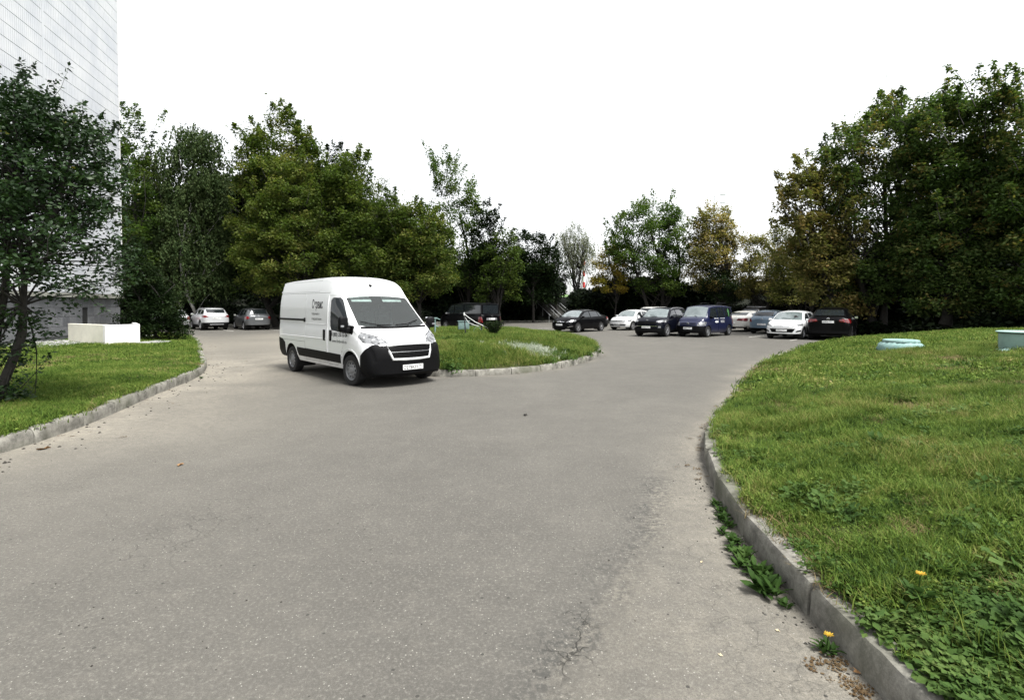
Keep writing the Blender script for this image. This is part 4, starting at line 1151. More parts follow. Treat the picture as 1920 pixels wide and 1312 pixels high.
def make_car(name, label, cat, loc, heading, S, body, group='cars parked in the car park', rim='alloy', style='ten', roof=None, plate_text=None):
    """S holds the numbers of one shape; heading is compass-like: degrees clockwise from +Y"""
    root = empty(name, (loc[0], loc[1], 0), R(90 - heading), label, cat, group)
    L, W, Hh = S['L'], S['W'] / 2, S['H']; f = L / 2
    hz, hf, wsb, wst = S['hz'], S['hf'], S['wsb'], S['wst']
    rgt, rgb, rgz, dk = S['rgt'], S['rgb'], S['rgz'], S.get('dk', S['rgz'])
    bl = S['belt']; blr = S.get('beltr', bl + .05)
    wr = S.get('wr', .72)
    A = {}
    zt = [(-f, dk - .16), (-f + .03, dk - .05), (-f + .10, dk)]
    if rgb > -f + .25: zt += [((rgb - f) / 2, dk + .035)]
    if rgb > -f + .12: zt += [(rgb, rgz)]
    zt += [((rgb + rgt) / 2, (rgz + Hh - .05) / 2 + S.get('rbulge', .03)), (rgt, Hh - .055), ((rgt + wst) / 2 + .1, Hh), (wst, Hh - .06), ((wst + wsb) / 2, (Hh - .06 + hz) / 2 + .03), (wsb, hz),
           ((wsb + f) / 2, (hz + hf) / 2 + .055), (f - .16, hf + .02), (f - .05, hf - .05), (f, hf - .15)]
    A['zt'] = zt
    A['zb'] = [(-f, dk - .20), (-f + .12, min(dk - .05, blr)), (rgb if rgb > -f + .2 else -f + .5, min(blr, dk - .02)), (0, bl + .01), (wsb - .25, bl), (wsb + .05, min(bl - .02, hz - .02)), ((wsb + f) / 2, (hz + hf) / 2 - .03), (f - .16, hf - .06), (f - .05, hf - .12), (f, hf - .21)]
    A['cr'] = [(-f, .03), (rgb, .04), (rgt, .07), (wst, .07), (wsb, .045), (f, .03)]
    A['wt'] = [(-f, W * .66), (rgb, W * .70), (rgt, W * wr * .97), (0, W * wr), (wst, W * wr * .98), (wsb, W * .84), ((wsb + f) / 2, W * .80), (f - .12, W * .70), (f, W * .62)]
    A['wb'] = [(-f, W * .78), (-f + .10, W * .87), (-f + .6, W * .94), (0, W * .955), (wsb, W * .93), (f - .5, W * .89), (f - .12, W * .80), (f, W * .70)]
    A['wm'] = [(-f, W * .84), (-f + .08, W * .93), (-f + .5, W * .99), (0, W), (f - .7, W * .99), (f - .16, W * .93), (f - .04, W * .84), (f, W * .78)]
    A['zl'] = [(-f, .38), (-f + .1, .30), (-f + .6, .24), (0, .21), (f - .6, .22), (f - .06, .24), (f, .30)]
    A['p'] = S.get('p', 1.2); A['kf'] = S.get('kf', .26); A['kr'] = S.get('kr', .14); A['np'] = 5
    g = lambda k, x: float(pch(x, [q[0] for q in A[k]], [q[1] for q in A[k]]))
    bm = car_body(A); bvh = bvh_of(bm)
    lay = bm.faces.layers.int.new('pid')
    r = S.get('r', .32); xf, xr = S['xf'], S['xr']; pid = 1; parts = []
    def add(nm, mat, view, polys, filt, gap=0.0, push=0.0, rim_=.015):
        nonlocal pid
        for p in polys: cut(bm, lay, pid, view, p, filt)
        parts.append((pid, nm, mat, gap, push, rim_)); pid += 1
    top = lambda x: g('zt', x) - g('cr', x)
    # doors, bonnet
    bz = lambda x: g('zb', x)
    xb = S.get('xb', (wst + xr) / 2 + .12)       # b pillar
    dr = max(S.get('xc', rgt - .05), xr - .1)
    for sd in (1, -1):
        fl = lambda n, c, sd=sd: n.y * sd > .3
        zl_ = .30
        fd = [(xb, zl_), (min(wsb - .05, xf - r - .12), zl_), (wsb - .05, .72), (wsb - .05, bz(wsb) - .02), (wst - .02, top(wst) - .03), (xb, top(xb) - .02)]
        add('door', body, 'side', [fd], fl, gap=.006)
        if S.get('doors', 4) == 4:
            rd = [(xb, zl_), (xb, top(xb) - .02), (dr, top(dr) - .03), (dr - .22, bz(dr)), (xr + r * .72, .72), (xr + r + .15, zl_)]
            rd = [(xb, zl_), (xb, top(xb) - .02), (dr, top(dr) - .03), (dr - .08, .75), (xr + r + .12, zl_)]
            add('door', body, 'side', [rd], fl, gap=.006)
        k = .05
        w1 = [(xb + .04, bz(xb) + k), (xb + .04, top(xb) - .055), (wst - .08, top(wst) - .055), (wsb - .30, bz(wsb - .3) + k + .02)]
        add('window', MT['glass'], 'side', [w1], fl, push=-.006)
        xc = dr
        w2 = [(xb - .04, bz(xb) + k), (xb - .04, top(xb) - .055), (xc + .10, top(xc + .1) - .06), (xc - .02, bz(xc) + k)]
        add('window', MT['glass'], 'side', [w2], fl, push=-.006)
        if S.get('quarter'):
            q1, q2 = S['quarter']
            w3 = [(xc - .07, bz(xc) + k), (xc + .02, top(xc) - .06), (q1, top(q1) - .07), (q2, bz(q2) + k + .01)]
            add('window', MT['glass'], 'side', [w3], fl, push=-.006)
    tf = lambda n, c: n.z > .12 and c.x > wst - .3
    ww, wwb = g('wt', wst) - .05, g('wt', wsb) - .03
    add('windscreen', MT['screen'], 'top', [[(wst + .04, -ww), (wsb - .03 - .06, -wwb), (wsb + .0, -wwb * .5), (wsb + .0, wwb * .5), (wsb - .03 - .06, wwb), (wst + .04, ww)]], tf, push=-.006)
    add('bonnet', body, 'top', [[(wsb + .05, -W * .80), (f - .22, -W * .66), (f - .10, 0), (f - .22, W * .66), (wsb + .05, W * .80)]], lambda n, c: n.z > .5 and c.x > wsb - .1 and c.z > hf - .12, gap=.006)
    rw = S.get('rw', (rgz + .05, Hh - .12))
    yy1, yy2 = g('wt', rgb) - .03, g('wt', rgt) - .06
    rf = lambda n, c: n.x < -.12 and c.x < rgt + .2
    add('rear_window', MT['glass'], 'rear', [[(-yy1, rw[0]), (yy1, rw[0]), (yy2, rw[1]), (-yy2, rw[1])]], lambda n, c: n.x < -.1 and n.z > .05 and c.x < rgt + .1, push=-.006)
    ff = lambda n, c: n.x > .12 and c.x > f - .75
    F_ = S.get('front', {}); B_ = S.get('back', {})
    for nm, mat, polys, push in F_.get('parts', []): 
        for pp in polys:
            for q in ([pp] if F_.get('sym_' + nm) or abs(sum(a for a, b in pp)) < 1e-6 else [pp, mirpoly(pp)]):
                add(nm, MT[mat] if mat != 'body' else body, 'front', [q], ff, push=push)
    for nm, mat, polys, push in B_.get('parts', []):
        for pp in polys:
            for q in ([pp] if abs(sum(a for a, b in pp)) < 1e-6 else [pp, mirpoly(pp)]):
                add(nm, MT[mat] if mat != 'body' else body, 'rear', [q], lambda n, c: n.x < -.12 and c.x < -f + .75, push=push)
    if S.get('clad'):
        for sd in (1, -1):
            fl = lambda n, c, sd=sd: n.y * sd > .3 or n.z < -.5
            add('sill_trim', MT['trim'], 'side', [[(-f - .1, .15), (f + .1, .15), (f + .1, S['clad']), (-f - .1, S['clad'])]], lambda n, c, sd=sd: c.y * sd > 0 and c.z < S['clad'], push=.004)
    ra = r + S.get('ra', .055)
    AR = pid; pid += 1
    for xw in (xf, xr):
        for sd in (1, -1):
            cut(bm, lay, AR, 'side', [(xw + ra * math.cos(t), r + ra * math.sin(t)) for t in np.linspace(0, 2 * math.pi, 20, endpoint=False)], lambda n, c, sd=sd: c.y * sd > W * .55)
    for (i, nm, mat, gap, push, rm) in parts:
        carve(bm, lay, i, nm, mat, root, gap, push, rm)
    # added black shell behind the gaps: the darkness inside is put into its colour
    nb = bm.copy(); l2 = nb.faces.layers.int['pid']
    bmesh.ops.delete(nb, geom=[x for x in nb.faces if x[l2] == AR], context='FACES'); nb.normal_update()
    nrm = [(v, v.normal.copy()) for v in nb.verts]
    for v, n in nrm: v.co -= n * .03
    from_bm('dark_inner_shell', nb, MT['dark'], root)
    bmesh.ops.delete(bm, geom=[x for x in bm.faces if x[lay] != 0], context='FACES')
    from_bm('body', bm, body, root, 38)
    # arch liners and wheels
    for xw in (xf, xr):
        for sd in (1, -1):
            lb = bmesh.new(); ts = np.linspace(-.5, math.pi + .5, 13); yo, yi = W * .955, W * .50
            a = [lb.verts.new((xw + (ra + .01) * math.cos(t), sd * yo, r + (ra + .01) * math.sin(t))) for t in ts]
            b = [lb.verts.new((xw + (ra + .01) * math.cos(t), sd * yi, r + (ra + .01) * math.sin(t))) for t in ts]
            for k in range(12): lb.faces.new((a[k], a[k + 1], b[k + 1], b[k]))
            lb.faces.new(b)
            from_bm('wheel_arch', lb, MT['dark'], root)
    for xw in (xf, xr):
        for sd in (1, -1): wheel(root, xw, sd * (W * .985 - .115), r, .22, MT[rim], style)
    for sd in (1, -1):
        mirror_on(root, wsb - .38, sd * (g('wb', wsb) - .02), bz(wsb) + .05, body if not S.get('blackmirror') else MT['trim'], side=sd)
        for xh in ([xb + .12, dr + .10] if S.get('doors', 4) == 4 else [xb + .12]):
            h = bvh.ray_cast(Vector((xh, sd * 2, bl - .10)), Vector((0, -sd, 0)))
            if h[0]: box('door_handle', (xh, h[0].y + sd * .012, bl - .10), (.17, .03, .028), body, root, .008)
    if F_.get('plate'):
        h = bvh.ray_cast(Vector((f + 1, 0, F_['plate'])), Vector((-1, 0, 0)))
        plate(root, (h[0].x + .02, 0, F_['plate']), (0, 1, 0), (1, 0, 0), plate_text)
    if B_.get('plate'):
        h = bvh.ray_cast(Vector((-f - 1, 0, B_['plate'])), Vector((1, 0, 0)))
        plate(root, (h[0].x - .02, 0, B_['plate']), (0, -1, 0), (-1, 0, 0))
    for z, nrm_, xx in ((F_.get('badge'), 1, f), (B_.get('badge'), -1, -f)):
        if z:
            h = bvh.ray_cast(Vector((xx + nrm_, 0, z)), Vector((-nrm_, 0, 0)))
            if h[0]:
                e = bmesh.new()
                lathe_bm([(.055, 0), (.062, .01), (.050, .012), (.048, 0)], 20, e)
                bm_box(e, (0, .006, 0), (.105, .010, .012))
                bmesh.ops.transform(e, matrix=Matrix.Translation((h[0].x + nrm_ * .004, 0, z)) @ Matrix.Rotation(-nrm_ * math.pi / 2, 4, 'Z'), verts=e.verts)
                from_bm('badge', e, MT['chrome'], root, 40)
    if S.get('rails'):
        for sd in (1, -1):
            y = sd * (W * wr - .06)
            pts = [(x, y, g('zt', x) - g('cr', x) + .055 + (-.05 if k in (0, 6) else 0)) for k, x in enumerate(np.linspace(rgt + .02, wst - .15, 7))]
            tube('roof_rail', pts, .017, MT[S['rails']], root, 6)
    if F_:
        for sd in (1, -1):     # wipers
            x_, y_ = wsb - .02, sd * .30 - .1
            tube('wiper', [(x_ + .02, y_, hz + .02), (x_ - .09, y_ - .25, hz + .07), (x_ - .12, y_ - .5, hz + .085)], .009, MT['trim'], root, 5)
    if B_ and S.get('rwiper', 1):
        h = bvh.ray_cast(Vector((-f - 1, 0, rw[0] + .02)), Vector((1, 0, 0)))
        if h[0]:
            h2 = bvh.ray_cast(Vector((-f - 1, .35, rw[0] + .07)), Vector((1, 0, 0)))
            if h2[0]: tube('wiper', [h[0] - Vector((.02, 0, 0)), h2[0] - Vector((.02, 0, 0))], .010, MT['trim'], root, 5)
    tube('aerial', [(rgt + .18, 0, Hh - .01), (rgt + .02, 0, Hh + .10)], [.016, .004], MT['trim'], root, 5)
    return root, bvh, A

# shapes ------------------------------------------------------------
hatch = dict(L=4.30, W=1.80, H=1.50, hz=1.02, hf=.80, wsb=1.22, wst=.42, rgt=-1.40, rgb=-2.02, rgz=1.04, belt=.93, beltr=1.0, xf=1.34, xr=-1.32, xb=-.05, xc=-.98,
    front=dict(plate=.47, badge=.69, parts=[
        ('headlight', 'lamp', [[(.46, .66), (.90, .72), (.88, .84), (.62, .78)]], .004),
        ('grille', 'trim', [[(-.50, .36), (.50, .36), (.62, .56), (-.62, .56)]], -.02),
        ('grille_bar', 'chrome', [[(-.36, .67), (.36, .67), (.40, .705), (-.40, .705)]], .006),
        ('fog_lamp', 'trim', [[(.62, .36), (.84, .42), (.84, .50), (.70, .47)]], -.01),
        ('lower_lip', 'trim', [[(-.9, .15), (.9, .15), (.9, .30), (-.9, .30)]], .003)]),
    back=dict(plate=.60, badge=.93, parts=[
        ('tailgate', 'body', [[(-.60, .50), (.60, .50), (.66, .98), (-.66, .98)]], .004),
        ('tail_lamp', 'tail', [[(.62, .74), (.95, .70), (.90, 1.00), (.66, .94)]], .006),
        ('lower_bumper', 'trim', [[(-.9, .15), (.9, .15), (.9, .36), (-.9, .36)]], .003)]))
polo = dict(hatch, L=4.38, W=1.70, H=1.46, hz=.98, hf=.76, wsb=1.10, wst=.38, rgt=-1.1, rgb=-1.78, rgz=1.05, dk=1.03, xr=-1.22, xf=1.33, xc=-.86)
polo['front'] = dict(plate=.46, badge=.66, parts=[
        ('headlight', 'lamp', [[(.44, .60), (.84, .64), (.86, .78), (.48, .72)]], .004),
        ('grille', 'trim', [[(-.44, .62), (.44, .62), (.46, .70), (-.46, .70)]], -.01),
        ('lower_grille', 'trim', [[(-.62, .33), (.62, .33), (.66, .44), (-.66, .44)]], -.02)])
corsa = dict(hatch, L=4.0, W=1.73, H=1.49, wsb=1.10, wst=.35, rgt=-1.30, rgb=-1.86, rgz=1.06, xf=1.22, xr=-1.26, xc=-.9)
suv = dict(L=4.45, W=1.86, H=1.66, hz=1.13, hf=.93, wsb=1.22, wst=.50, rgt=-1.62, rgb=-2.08, rgz=1.18, belt=1.05, beltr=1.10, xf=1.38, xr=-1.30, xb=.0, xc=-.98, r=.36, quarter=(-1.5, -1.72), rails='alloy', clad=.40, wr=.74, kf=.2,
    front=dict(plate=.55, badge=.93, parts=[
        ('headlight', 'lamp', [[(.50, .84), (.90, .84), (.90, .97), (.58, .93)]], .004),
        ('grille', 'trim', [[(-.52, .74), (.52, .74), (.56, .87), (-.56, .87)]], -.015),
        ('grille_bar', 'chrome', [[(-.62, .60), (.62, .60), (.66, .625), (-.66, .625)]], .008),
        ('fog_lamp', 'lamp', [[(.66, .52), (.80, .52), (.80, .62), (.68, .62)]], .0),
        ('lower_bumper', 'trim', [[(-.95, .15), (.95, .15), (.95, .50), (-.95, .50)]], .003)]),
    back=dict(plate=.86, parts=[
        ('tailgate', 'body', [[(-.62, .60), (.62, .60), (.70, 1.13), (-.70, 1.13)]], .004),
        ('tail_lamp', 'tail', [[(.50, .95), (.95, .90), (.93, 1.10), (.66, 1.06)]], .006),
        ('lower_bumper', 'trim', [[(-.95, .15), (.95, .15), (.95, .56), (-.95, .56)]], .003),
        ('skid_plate', 'alloy', [[(-.45, .36), (.45, .36), (.45, .44), (-.45, .44)]], .012)]))
vitara = dict(suv, L=4.18, W=1.78, H=1.61, rgt=-1.50, rgb=-1.95, xr=-1.22, xf=1.28)
sedan = dict(L=4.66, W=1.81, H=1.50, hz=1.03, hf=.80, wsb=1.35, wst=.52, rgt=-1.10, rgb=-1.78, rgz=1.12, dk=1.09, belt=.94, beltr=1.02, xf=1.42, xr=-1.28, xb=.0, xc=-.98, p=1.15, quarter=(-1.25, -1.50), rwiper=0,
    front=dict(plate=.52, badge=.71, parts=hatch['front']['parts'][:1] + [
        ('grille', 'trim', [[(-.50, .38), (.50, .38), (.58, .60), (-.58, .60)]], -.02),
        ('grille_bar', 'chrome', [[(-.34, .69), (.34, .69), (.40, .725), (-.40, .725)]], .006),
        ('fog_lamp', 'chrome', [[(.55, .34), (.84, .42), (.84, .45), (.56, .37)]], .004)]),
    back=dict(plate=.75, badge=.93, parts=[('tail_lamp', 'tail', [[(.50, .82), (.92, .78), (.90, .98), (.60, .96)]], .006)]))
coupe = dict(sedan, L=4.80, W=1.85, H=1.42, hz=.97, wsb=1.30, wst=.45, rgt=-.95, rgb=-1.85, rgz=1.06, dk=1.04, r=.34, xf=1.45, xr=-1.27, quarter=None, xc=-1.15)
coupe['back'] = dict(plate=.62, badge=.90, parts=[('tail_lamp', 'tail', [[(.34, .78), (.92, .74), (.90, .93), (.44, .92)]], .006), ('lower_bumper', 'trim', [[(-.9, .15), (.9, .15), (.9, .36), (-.9, .36)]], .003)])
mpv = dict(hatch, L=4.20, W=1.76, H=1.59, hz=1.08, hf=.84, wsb=1.28, wst=.50, rgt=-1.62, rgb=-1.98, rgz=1.10, belt=.98, beltr=1.03, quarter=(-1.45, -1.62), rails='trim')
mpv['back'] = dict(plate=.80, badge=.98, parts=[
        ('tailgate', 'body', [[(-.60, .55), (.60, .55), (.66, 1.05), (-.66, 1.05)]], .004),
        ('tail_lamp', 'tail', [[(.62, .84), (.70, .80), (.92, .80), (.93, .98), (.72, 1.0), (.62, .96)]], .006),
        ('lower_bumper', 'trim', [[(-.9, .15), (.9, .15), (.9, .38), (-.9, .38)]], .003)])
x6 = dict(suv, L=4.88, W=1.98, H=1.69, hz=1.15, wsb=1.30, wst=.45, rgt=-1.15, rgb=-2.10, rgz=1.22, dk=1.20, quarter=None, rails=None, xf=1.55, xr=-1.38, r=.39, wr=.68, xc=-1.15, rwiper=0, rw=(1.27, 1.56))
x6['back'] = dict(plate=.95, badge=1.10, parts=[('tail_lamp', 'tail', [[(.46, .98), (.98, .90), (.95, 1.10), (.50, 1.08)]], .006), ('lower_bumper', 'trim', [[(-.95, .15), (.95, .15), (.95, .50), (-.95, .50)]], .003)])
boxvan = dict(L=4.14, W=1.72, H=1.80, hz=1.14, hf=.86, wsb=1.40, wst=.85, rgt=-1.98, rgb=-2.02, rgz=1.08, belt=1.03, beltr=1.06, xf=1.30, xr=-1.36, xb=.10, xc=-.82, r=.31, wr=.80, p=1.5, quarter=(-1.80, -1.82), kf=.2, kr=.05, blackmirror=1,
    front=dict(plate=.50, badge=.77, parts=[
        ('headlight', 'lamp', [[(.50, .64), (.84, .66), (.84, .86), (.56, .84)]], .004),
        ('grille', 'trim', [[(-.44, .72), (.44, .72), (.44, .75), (-.44, .75)]], -.008),
        ('grille', 'trim', [[(-.44, .78), (.44, .78), (.44, .81), (-.44, .81)]], -.008),
        ('bumper', 'trim', [[(-.95, .15), (.95, .15), (.95, .62), (-.95, .62)]], .01)]),
    back=dict(plate=.7, parts=[('tail_lamp', 'tail', [[(.66, .70), (.86, .70), (.86, 1.1), (.70, 1.1)]], .006)]))
transp = dict(L=4.90, W=1.90, H=1.97, hz=1.20, hf=.95, wsb=1.75, wst=1.05, rgt=-2.30, rgb=-2.40, rgz=1.22, belt=1.14, beltr=1.16, xf=1.50, xr=-1.50, xb=.55, xc=-.55, r=.34, wr=.84, p=1.7, quarter=(-2.2, -2.28), kf=.2, kr=.06,
    front=dict(plate=.5, parts=[('headlight', 'lamp', [[(.5, .78), (.86, .80), (.86, .98), (.6, .95)]], .004)]),
    back=dict(plate=.86, badge=1.06, parts=[
        ('tailgate', 'body', [[(-.74, .62), (.74, .62), (.78, 1.86), (-.78, 1.86)]], .004),
        ('rear_window', 'glass', [[(-.70, 1.22), (.70, 1.22), (.66, 1.80), (-.66, 1.80)]], .006),
        ('tail_lamp', 'tail', [[(.78, .64), (.94, .64), (.92, 1.00), (.82, 1.00)]], .008),
        ('plate_recess', 'alloy', [[(-.48, .80), (.48, .80), (.46, .94), (-.46, .94)]], .006)]))

def at(px, D): return ((px - 960) * D / 1000, D)
def mk(name, label, cat, px, D, heading, S, body, **k): return make_car(name, label, cat, at(px, D), heading, S, MT[body], **k)

mk('parked_suv', 'silver SUV seen from behind, farthest left of the open cars', 'car', 392, 39.5, -43, vitara, 'silver', group='cars parked on the left')
mk('parked_minivan', 'dark grey compact MPV seen from behind, beside the silver SUV', 'car', 471, 39.8, -40, mpv, 'grey', group='cars parked on the left')
mk('parked_car', 'silver hatchback almost hidden behind the bush at the tower corner', 'car', 318, 40.0, -45, hatch, 'silver', group='cars parked on the left')
mk('panel_van', 'black passenger van seen from behind across the grass island', 'van', 879, 37.8, -44, transp, 'black', group='vans in the car park')
mk('parked_sedan', 'black sedan, leftmost of the cars facing the camera', 'car', 1088, 36.5, 223, sedan, 'black')
mk('parked_car', 'small white hatchback between the black sedan and the dark SUV', 'car', 1186, 39.5, 223, polo, 'white')
mk('parked_suv', 'pale beige SUV mostly hidden behind the dark blue SUV', 'car', 1236, 45, 48, suv, 'warm_white')
mk('parked_suv', 'dark blue black SUV with grey roof rails, facing the camera', 'car', 1243, 31.8, 220, suv, 'nearblack')
bt, bb, bA = mk('box_van', 'dark blue box shaped minivan with white print on its side', 'van', 1322, 31.3, 226, boxvan, 'blue', rim='steel', style='steel', group='vans in the car park')
mk('parked_sedan', 'cream white coupe styled sedan seen from behind, right of the blue van', 'car', 1404, 37.2, 50, coupe, 'warm_white', style='five')
rk, rb_, rA = mk('parked_car', 'dark estate car with a roof rack, hidden behind the pale blue hatchback', 'car', 1422, 43.5, 44, mpv, 'black')
mk('parked_car', 'pale blue small hatchback seen from behind', 'car', 1449, 34.6, 44, corsa, 'paleblue')
as_, ab_, aA = mk('parked_car', 'white hatchback with black lower grille, nearest car facing the camera on the right', 'car', 1487, 29.6, 222, hatch, 'white')
mk('parked_suv', 'black sloping roofed SUV with red rear lamps, rightmost of the cars', 'car', 1562, 28.8, 36, x6, 'black', rim='trim')

# print on the blue box van's left side
n_ = (0, 1, 0)
for (x0_, z0_, w_, h_, m_) in ((.55, 1.02, -.55, .035, 'whiteprint'), (-.20, 1.02, -.62, .030, 'whiteprint'), (-.20, .88, -.60, .035, 'whiteprint'), (-.20, .80, -.50, .03, 'whiteprint')):
    k_ = 12; V2 = [(w_ * t / k_, 0) for t in range(k_ + 1)] + [(w_ * t / k_, h_) for t in range(k_ + 1)]
    decal('lettering', V2, [(t, t + 1, k_ + 2 + t, k_ + 1 + t) for t in range(k_) if t % 3 != 2], (x0_, 0.9, z0_), (1, 0, 0), (0, 0, 1), n_, bb, MT[m_], bt)
decal('wing_logo', [(0, 0), (-.50, .10), (-.42, .02), (-.48, -.05), (-.15, -.07)], [(0, 1, 2), (0, 2, 3), (0, 3, 4)], (.55, .9, .86), (1, 0, 0), (0, 0, 1), n_, bb, MT['whiteprint'], bt)
V2 = [(.10 * math.cos(t) * (1 + .3 * math.sin(3 * t)), .24 * math.sin(t)) for t in np.linspace(0, 2 * math.pi, 18, endpoint=False)]
decal('leaf_print', V2, [tuple(range(18))], (-1.35, .9, 1.36), (1, 0, 0), (0, 0, 1), n_, bb, MT['greenprint'], bt, off=.012)
tube('roof_rack', [(-1.6, .5, 1.80), (-1.55, .5, 1.90), (-.5, .5, 1.92), (-.45, .5, 1.80)], .02, MT['trim'], bt, 6)
tube('roof_rack', [(-1.6, -.5, 1.80), (-1.55, -.5, 1.90), (-.5, -.5, 1.92), (-.45, -.5, 1.80)], .02, MT['trim'], bt, 6)
for x_ in (-.9, -.1): box('roof_rack', (x_, 0, 1.66), (.06, 1.2, .03), MT['alloy'], rk, .008)
# dark bird-shaped sticker on the white hatchback's windscreen
for q in range(7):
    cx_, cz_ = .42 + random.uniform(-.10, .10), random.uniform(-.08, .06)
    V2 = [(cx_ + .05 * math.cos(t), cz_ + .035 * math.sin(t) * (1 + .5 * math.cos(2 * t))) for t in np.linspace(0, 2 * math.pi, 8, endpoint=False)]
    decal('sticker', V2, [tuple(range(8))], (1.6, 0, 1.22), (0, 1, 0), (0, 0, 1), (1, 0, 0), ab_, MT['ink'], as_, off=.02)

# ------------------------------------------------------------------ the white delivery van
V_ = empty('delivery_van', (-2.87, 12.56, 0), R(-47.1), 'white high roof delivery van with black bumper parked on the road', 'van')
A = {
 'zt': [(-4.46, 2.36), (-4.43, 2.43), (-4.36, 2.47), (-3, 2.515), (-1.9, 2.525), (-1.35, 2.50), (-1.0, 2.36), (-.66, 2.05), (-.2, 1.65), (.26, 1.28), (.5, 1.16), (.74, 1.03), (.88, .91), (.93, .81), (.95, .66)],
 'zb': [(-4.46, 1.30), (-.6, 1.30), (0, 1.22), (.3, 1.13), (.6, .98), (.86, .80), (.95, .58)],
 'cr': [(-4.46, .07), (-2, .07), (-1.2, .09), (-.66, .06), (.24, .045), (.6, .05), (.95, .03)],
 'wt': [(-4.46, .78), (-4.3, .85), (-1.6, .86), (-.66, .845), (.24, .86), (.6, .79), (.85, .70), (.95, .60)],
 'wb': [(-4.46, .95), (-4.36, .99), (-.8, 1.0), (.0, .985), (.4, .95), (.75, .88), (.95, .78)],
 'wm': [(-4.46, .97), (-4.36, 1.01), (-3.5, 1.025), (0, 1.02), (.45, 1.0), (.80, .95), (.95, .88)],
 'zl': [(-4.46, .46), (-4.3, .42), (-3.5, .36), (-.6, .34), (.0, .34), (.6, .28), (.9, .25), (.95, .30)],
 'p': 2.8, 'kf': .30, 'kr': .03, 'step': .06, 'np': 9}
bm = car_body(A); vb = bvh_of(bm); lay = bm.faces.layers.int.new('pid')
W_ = MT['white']; parts = []; pid = 1
def add(nm, mat, view, polys, filt, gap=0.0, push=0.0, rim_=.02):
    global pid
    for p in polys: cut(bm, lay, pid, view, p, filt)
    parts.append((pid, nm, mat, gap, push, rim_)); pid += 1
g = lambda k, x: float(pch(x, [q[0] for q in A[k]], [q[1] for q in A[k]]))
for sd in (-1, 1):
    fl = lambda n, c, sd=sd: n.y * sd > .25 and c.y * sd > .3
    add('side_panel', W_, 'side', [[(-4.40, .44), (-3.90, .44), (-3.90, .9), (-2.52, .9), (-2.52, 2.10), (-4.40, 2.10)]] if False else [[(-4.40, .86), (-2.52, .86), (-2.52, 2.10), (-4.40, 2.10)]], fl, gap=.007)
    add('sliding_door', W_, 'side', [[(-2.52, .42), (-1.16, .42), (-1.16, 2.10), (-2.52, 2.10)]], fl, gap=.007)
    add('front_door', W_, 'side', [[(-1.16, .40), (-.44, .40), (-.40, .62), (-.04, .90), (.02, 1.26), (-.60, 1.97), (-.75, 2.03), (-1.16, 2.03)]], fl, gap=.007)
    add('upper_side_panel', W_, 'side', [[(-4.38, 2.13), (-1.72, 2.13), (-1.72, 2.40), (-4.38, 2.40)]], lambda n, c, sd=sd: n.y * sd > .25, gap=.005)
    add('side_window', MT['glass'], 'side', [[(-1.06, 1.30), (-.98, 1.22), (-.30, 1.16), (-.08, 1.24), (-.14, 1.38), (-.62, 1.91), (-.72, 1.97), (-.98, 1.97), (-1.06, 1.90)]], fl, push=-.008)
    add('sill_moulding', MT['trim'], 'side', [[(-3.02, .62), (-2.92, .49), (-.48, .47), (-.48, .66), (-3.02, .70)]], fl, push=.018, rim_=.02)
    add('rear_bumper_corner', MT['trim'], 'side', [[(-4.6, .40), (-3.86, .40), (-3.90, .78), (-4.05, .86), (-4.6, .93)]], lambda n, c, sd=sd: c.y * sd > .5 and c.z < 1, push=.012)
ff = lambda n, c: c.x > .2 and n.z > -.9
add('bumper', MT['trim'], 'side', [[(.40, .2), (1.1, .2), (1.1, .935), (.66, .93), (.45, .70)]], lambda n, c: c.x > .2, push=.012)
fr_ = lambda n, c: n.x > .08 and c.x > .30
hl = [(.46, .93), (.64, .90), (.93, .99), (1.0, 1.17), (.90, 1.19), (.62, 1.09)]
for q in (hl, mirpoly(hl)):
    add('headlight', MT['lamp'], 'front', [q], fr_, push=.006)
add('grille', MT['trim'], 'front', [[(-.44, .63), (.44, .63), (.54, .90), (-.54, .90)]], fr_, push=-.012, rim_=.02)
ww, wwb = .70, .84
add('windscreen', MT['clear'], 'top', [[(-.62, -.80), (.10, -.86), (.245, -.5), (.265, 0), (.245, .5), (.10, .86), (-.62, .80)]], lambda n, c: n.z > .2 and c.x > -.8 and n.x > .2, push=-.008)
add('bonnet', W_, 'top', [[(.32, -.76), (.62, -.62), (.80, -.30), (.84, 0), (.80, .30), (.62, .62), (.32, .76)]], lambda n, c: n.z > .4 and c.x > .1 and c.z > 1.0, gap=.006)
ra, rw_ = .415, .345
AR = pid; pid += 1
for xw in (0, -3.45):
    for sd in (1, -1):
        cut(bm, lay, AR, 'side', [(xw + ra * math.cos(t), rw_ + .02 + ra * math.sin(t)) for t in np.linspace(0, 2 * math.pi, 26, endpoint=False)], lambda n, c, sd=sd: c.y * sd > .6)
OPEN = [p_[0] for p_ in parts if p_[1] in ('windscreen',)]
for (i, nm, mat, gap, push, rm) in parts: carve(bm, lay, i, nm, mat, V_, gap, push, rm, smooth=42)
nb = bm.copy(); l2 = nb.faces.layers.int['pid']
bmesh.ops.delete(nb, geom=[x for x in nb.faces if x[l2] in OPEN + [AR]], context='FACES'); nb.normal_update()
for v, n in [(v, v.normal.copy()) for v in nb.verts]: v.co -= n * .035
from_bm('dark_inner_shell', nb, MT['dark'], V_)  # added inner skin, coloured black for the unlit inside of the van
bmesh.ops.delete(bm, geom=[x for x in bm.faces if x[lay] != 0], context='FACES')
from_bm('body', bm, W_, V_, 42)
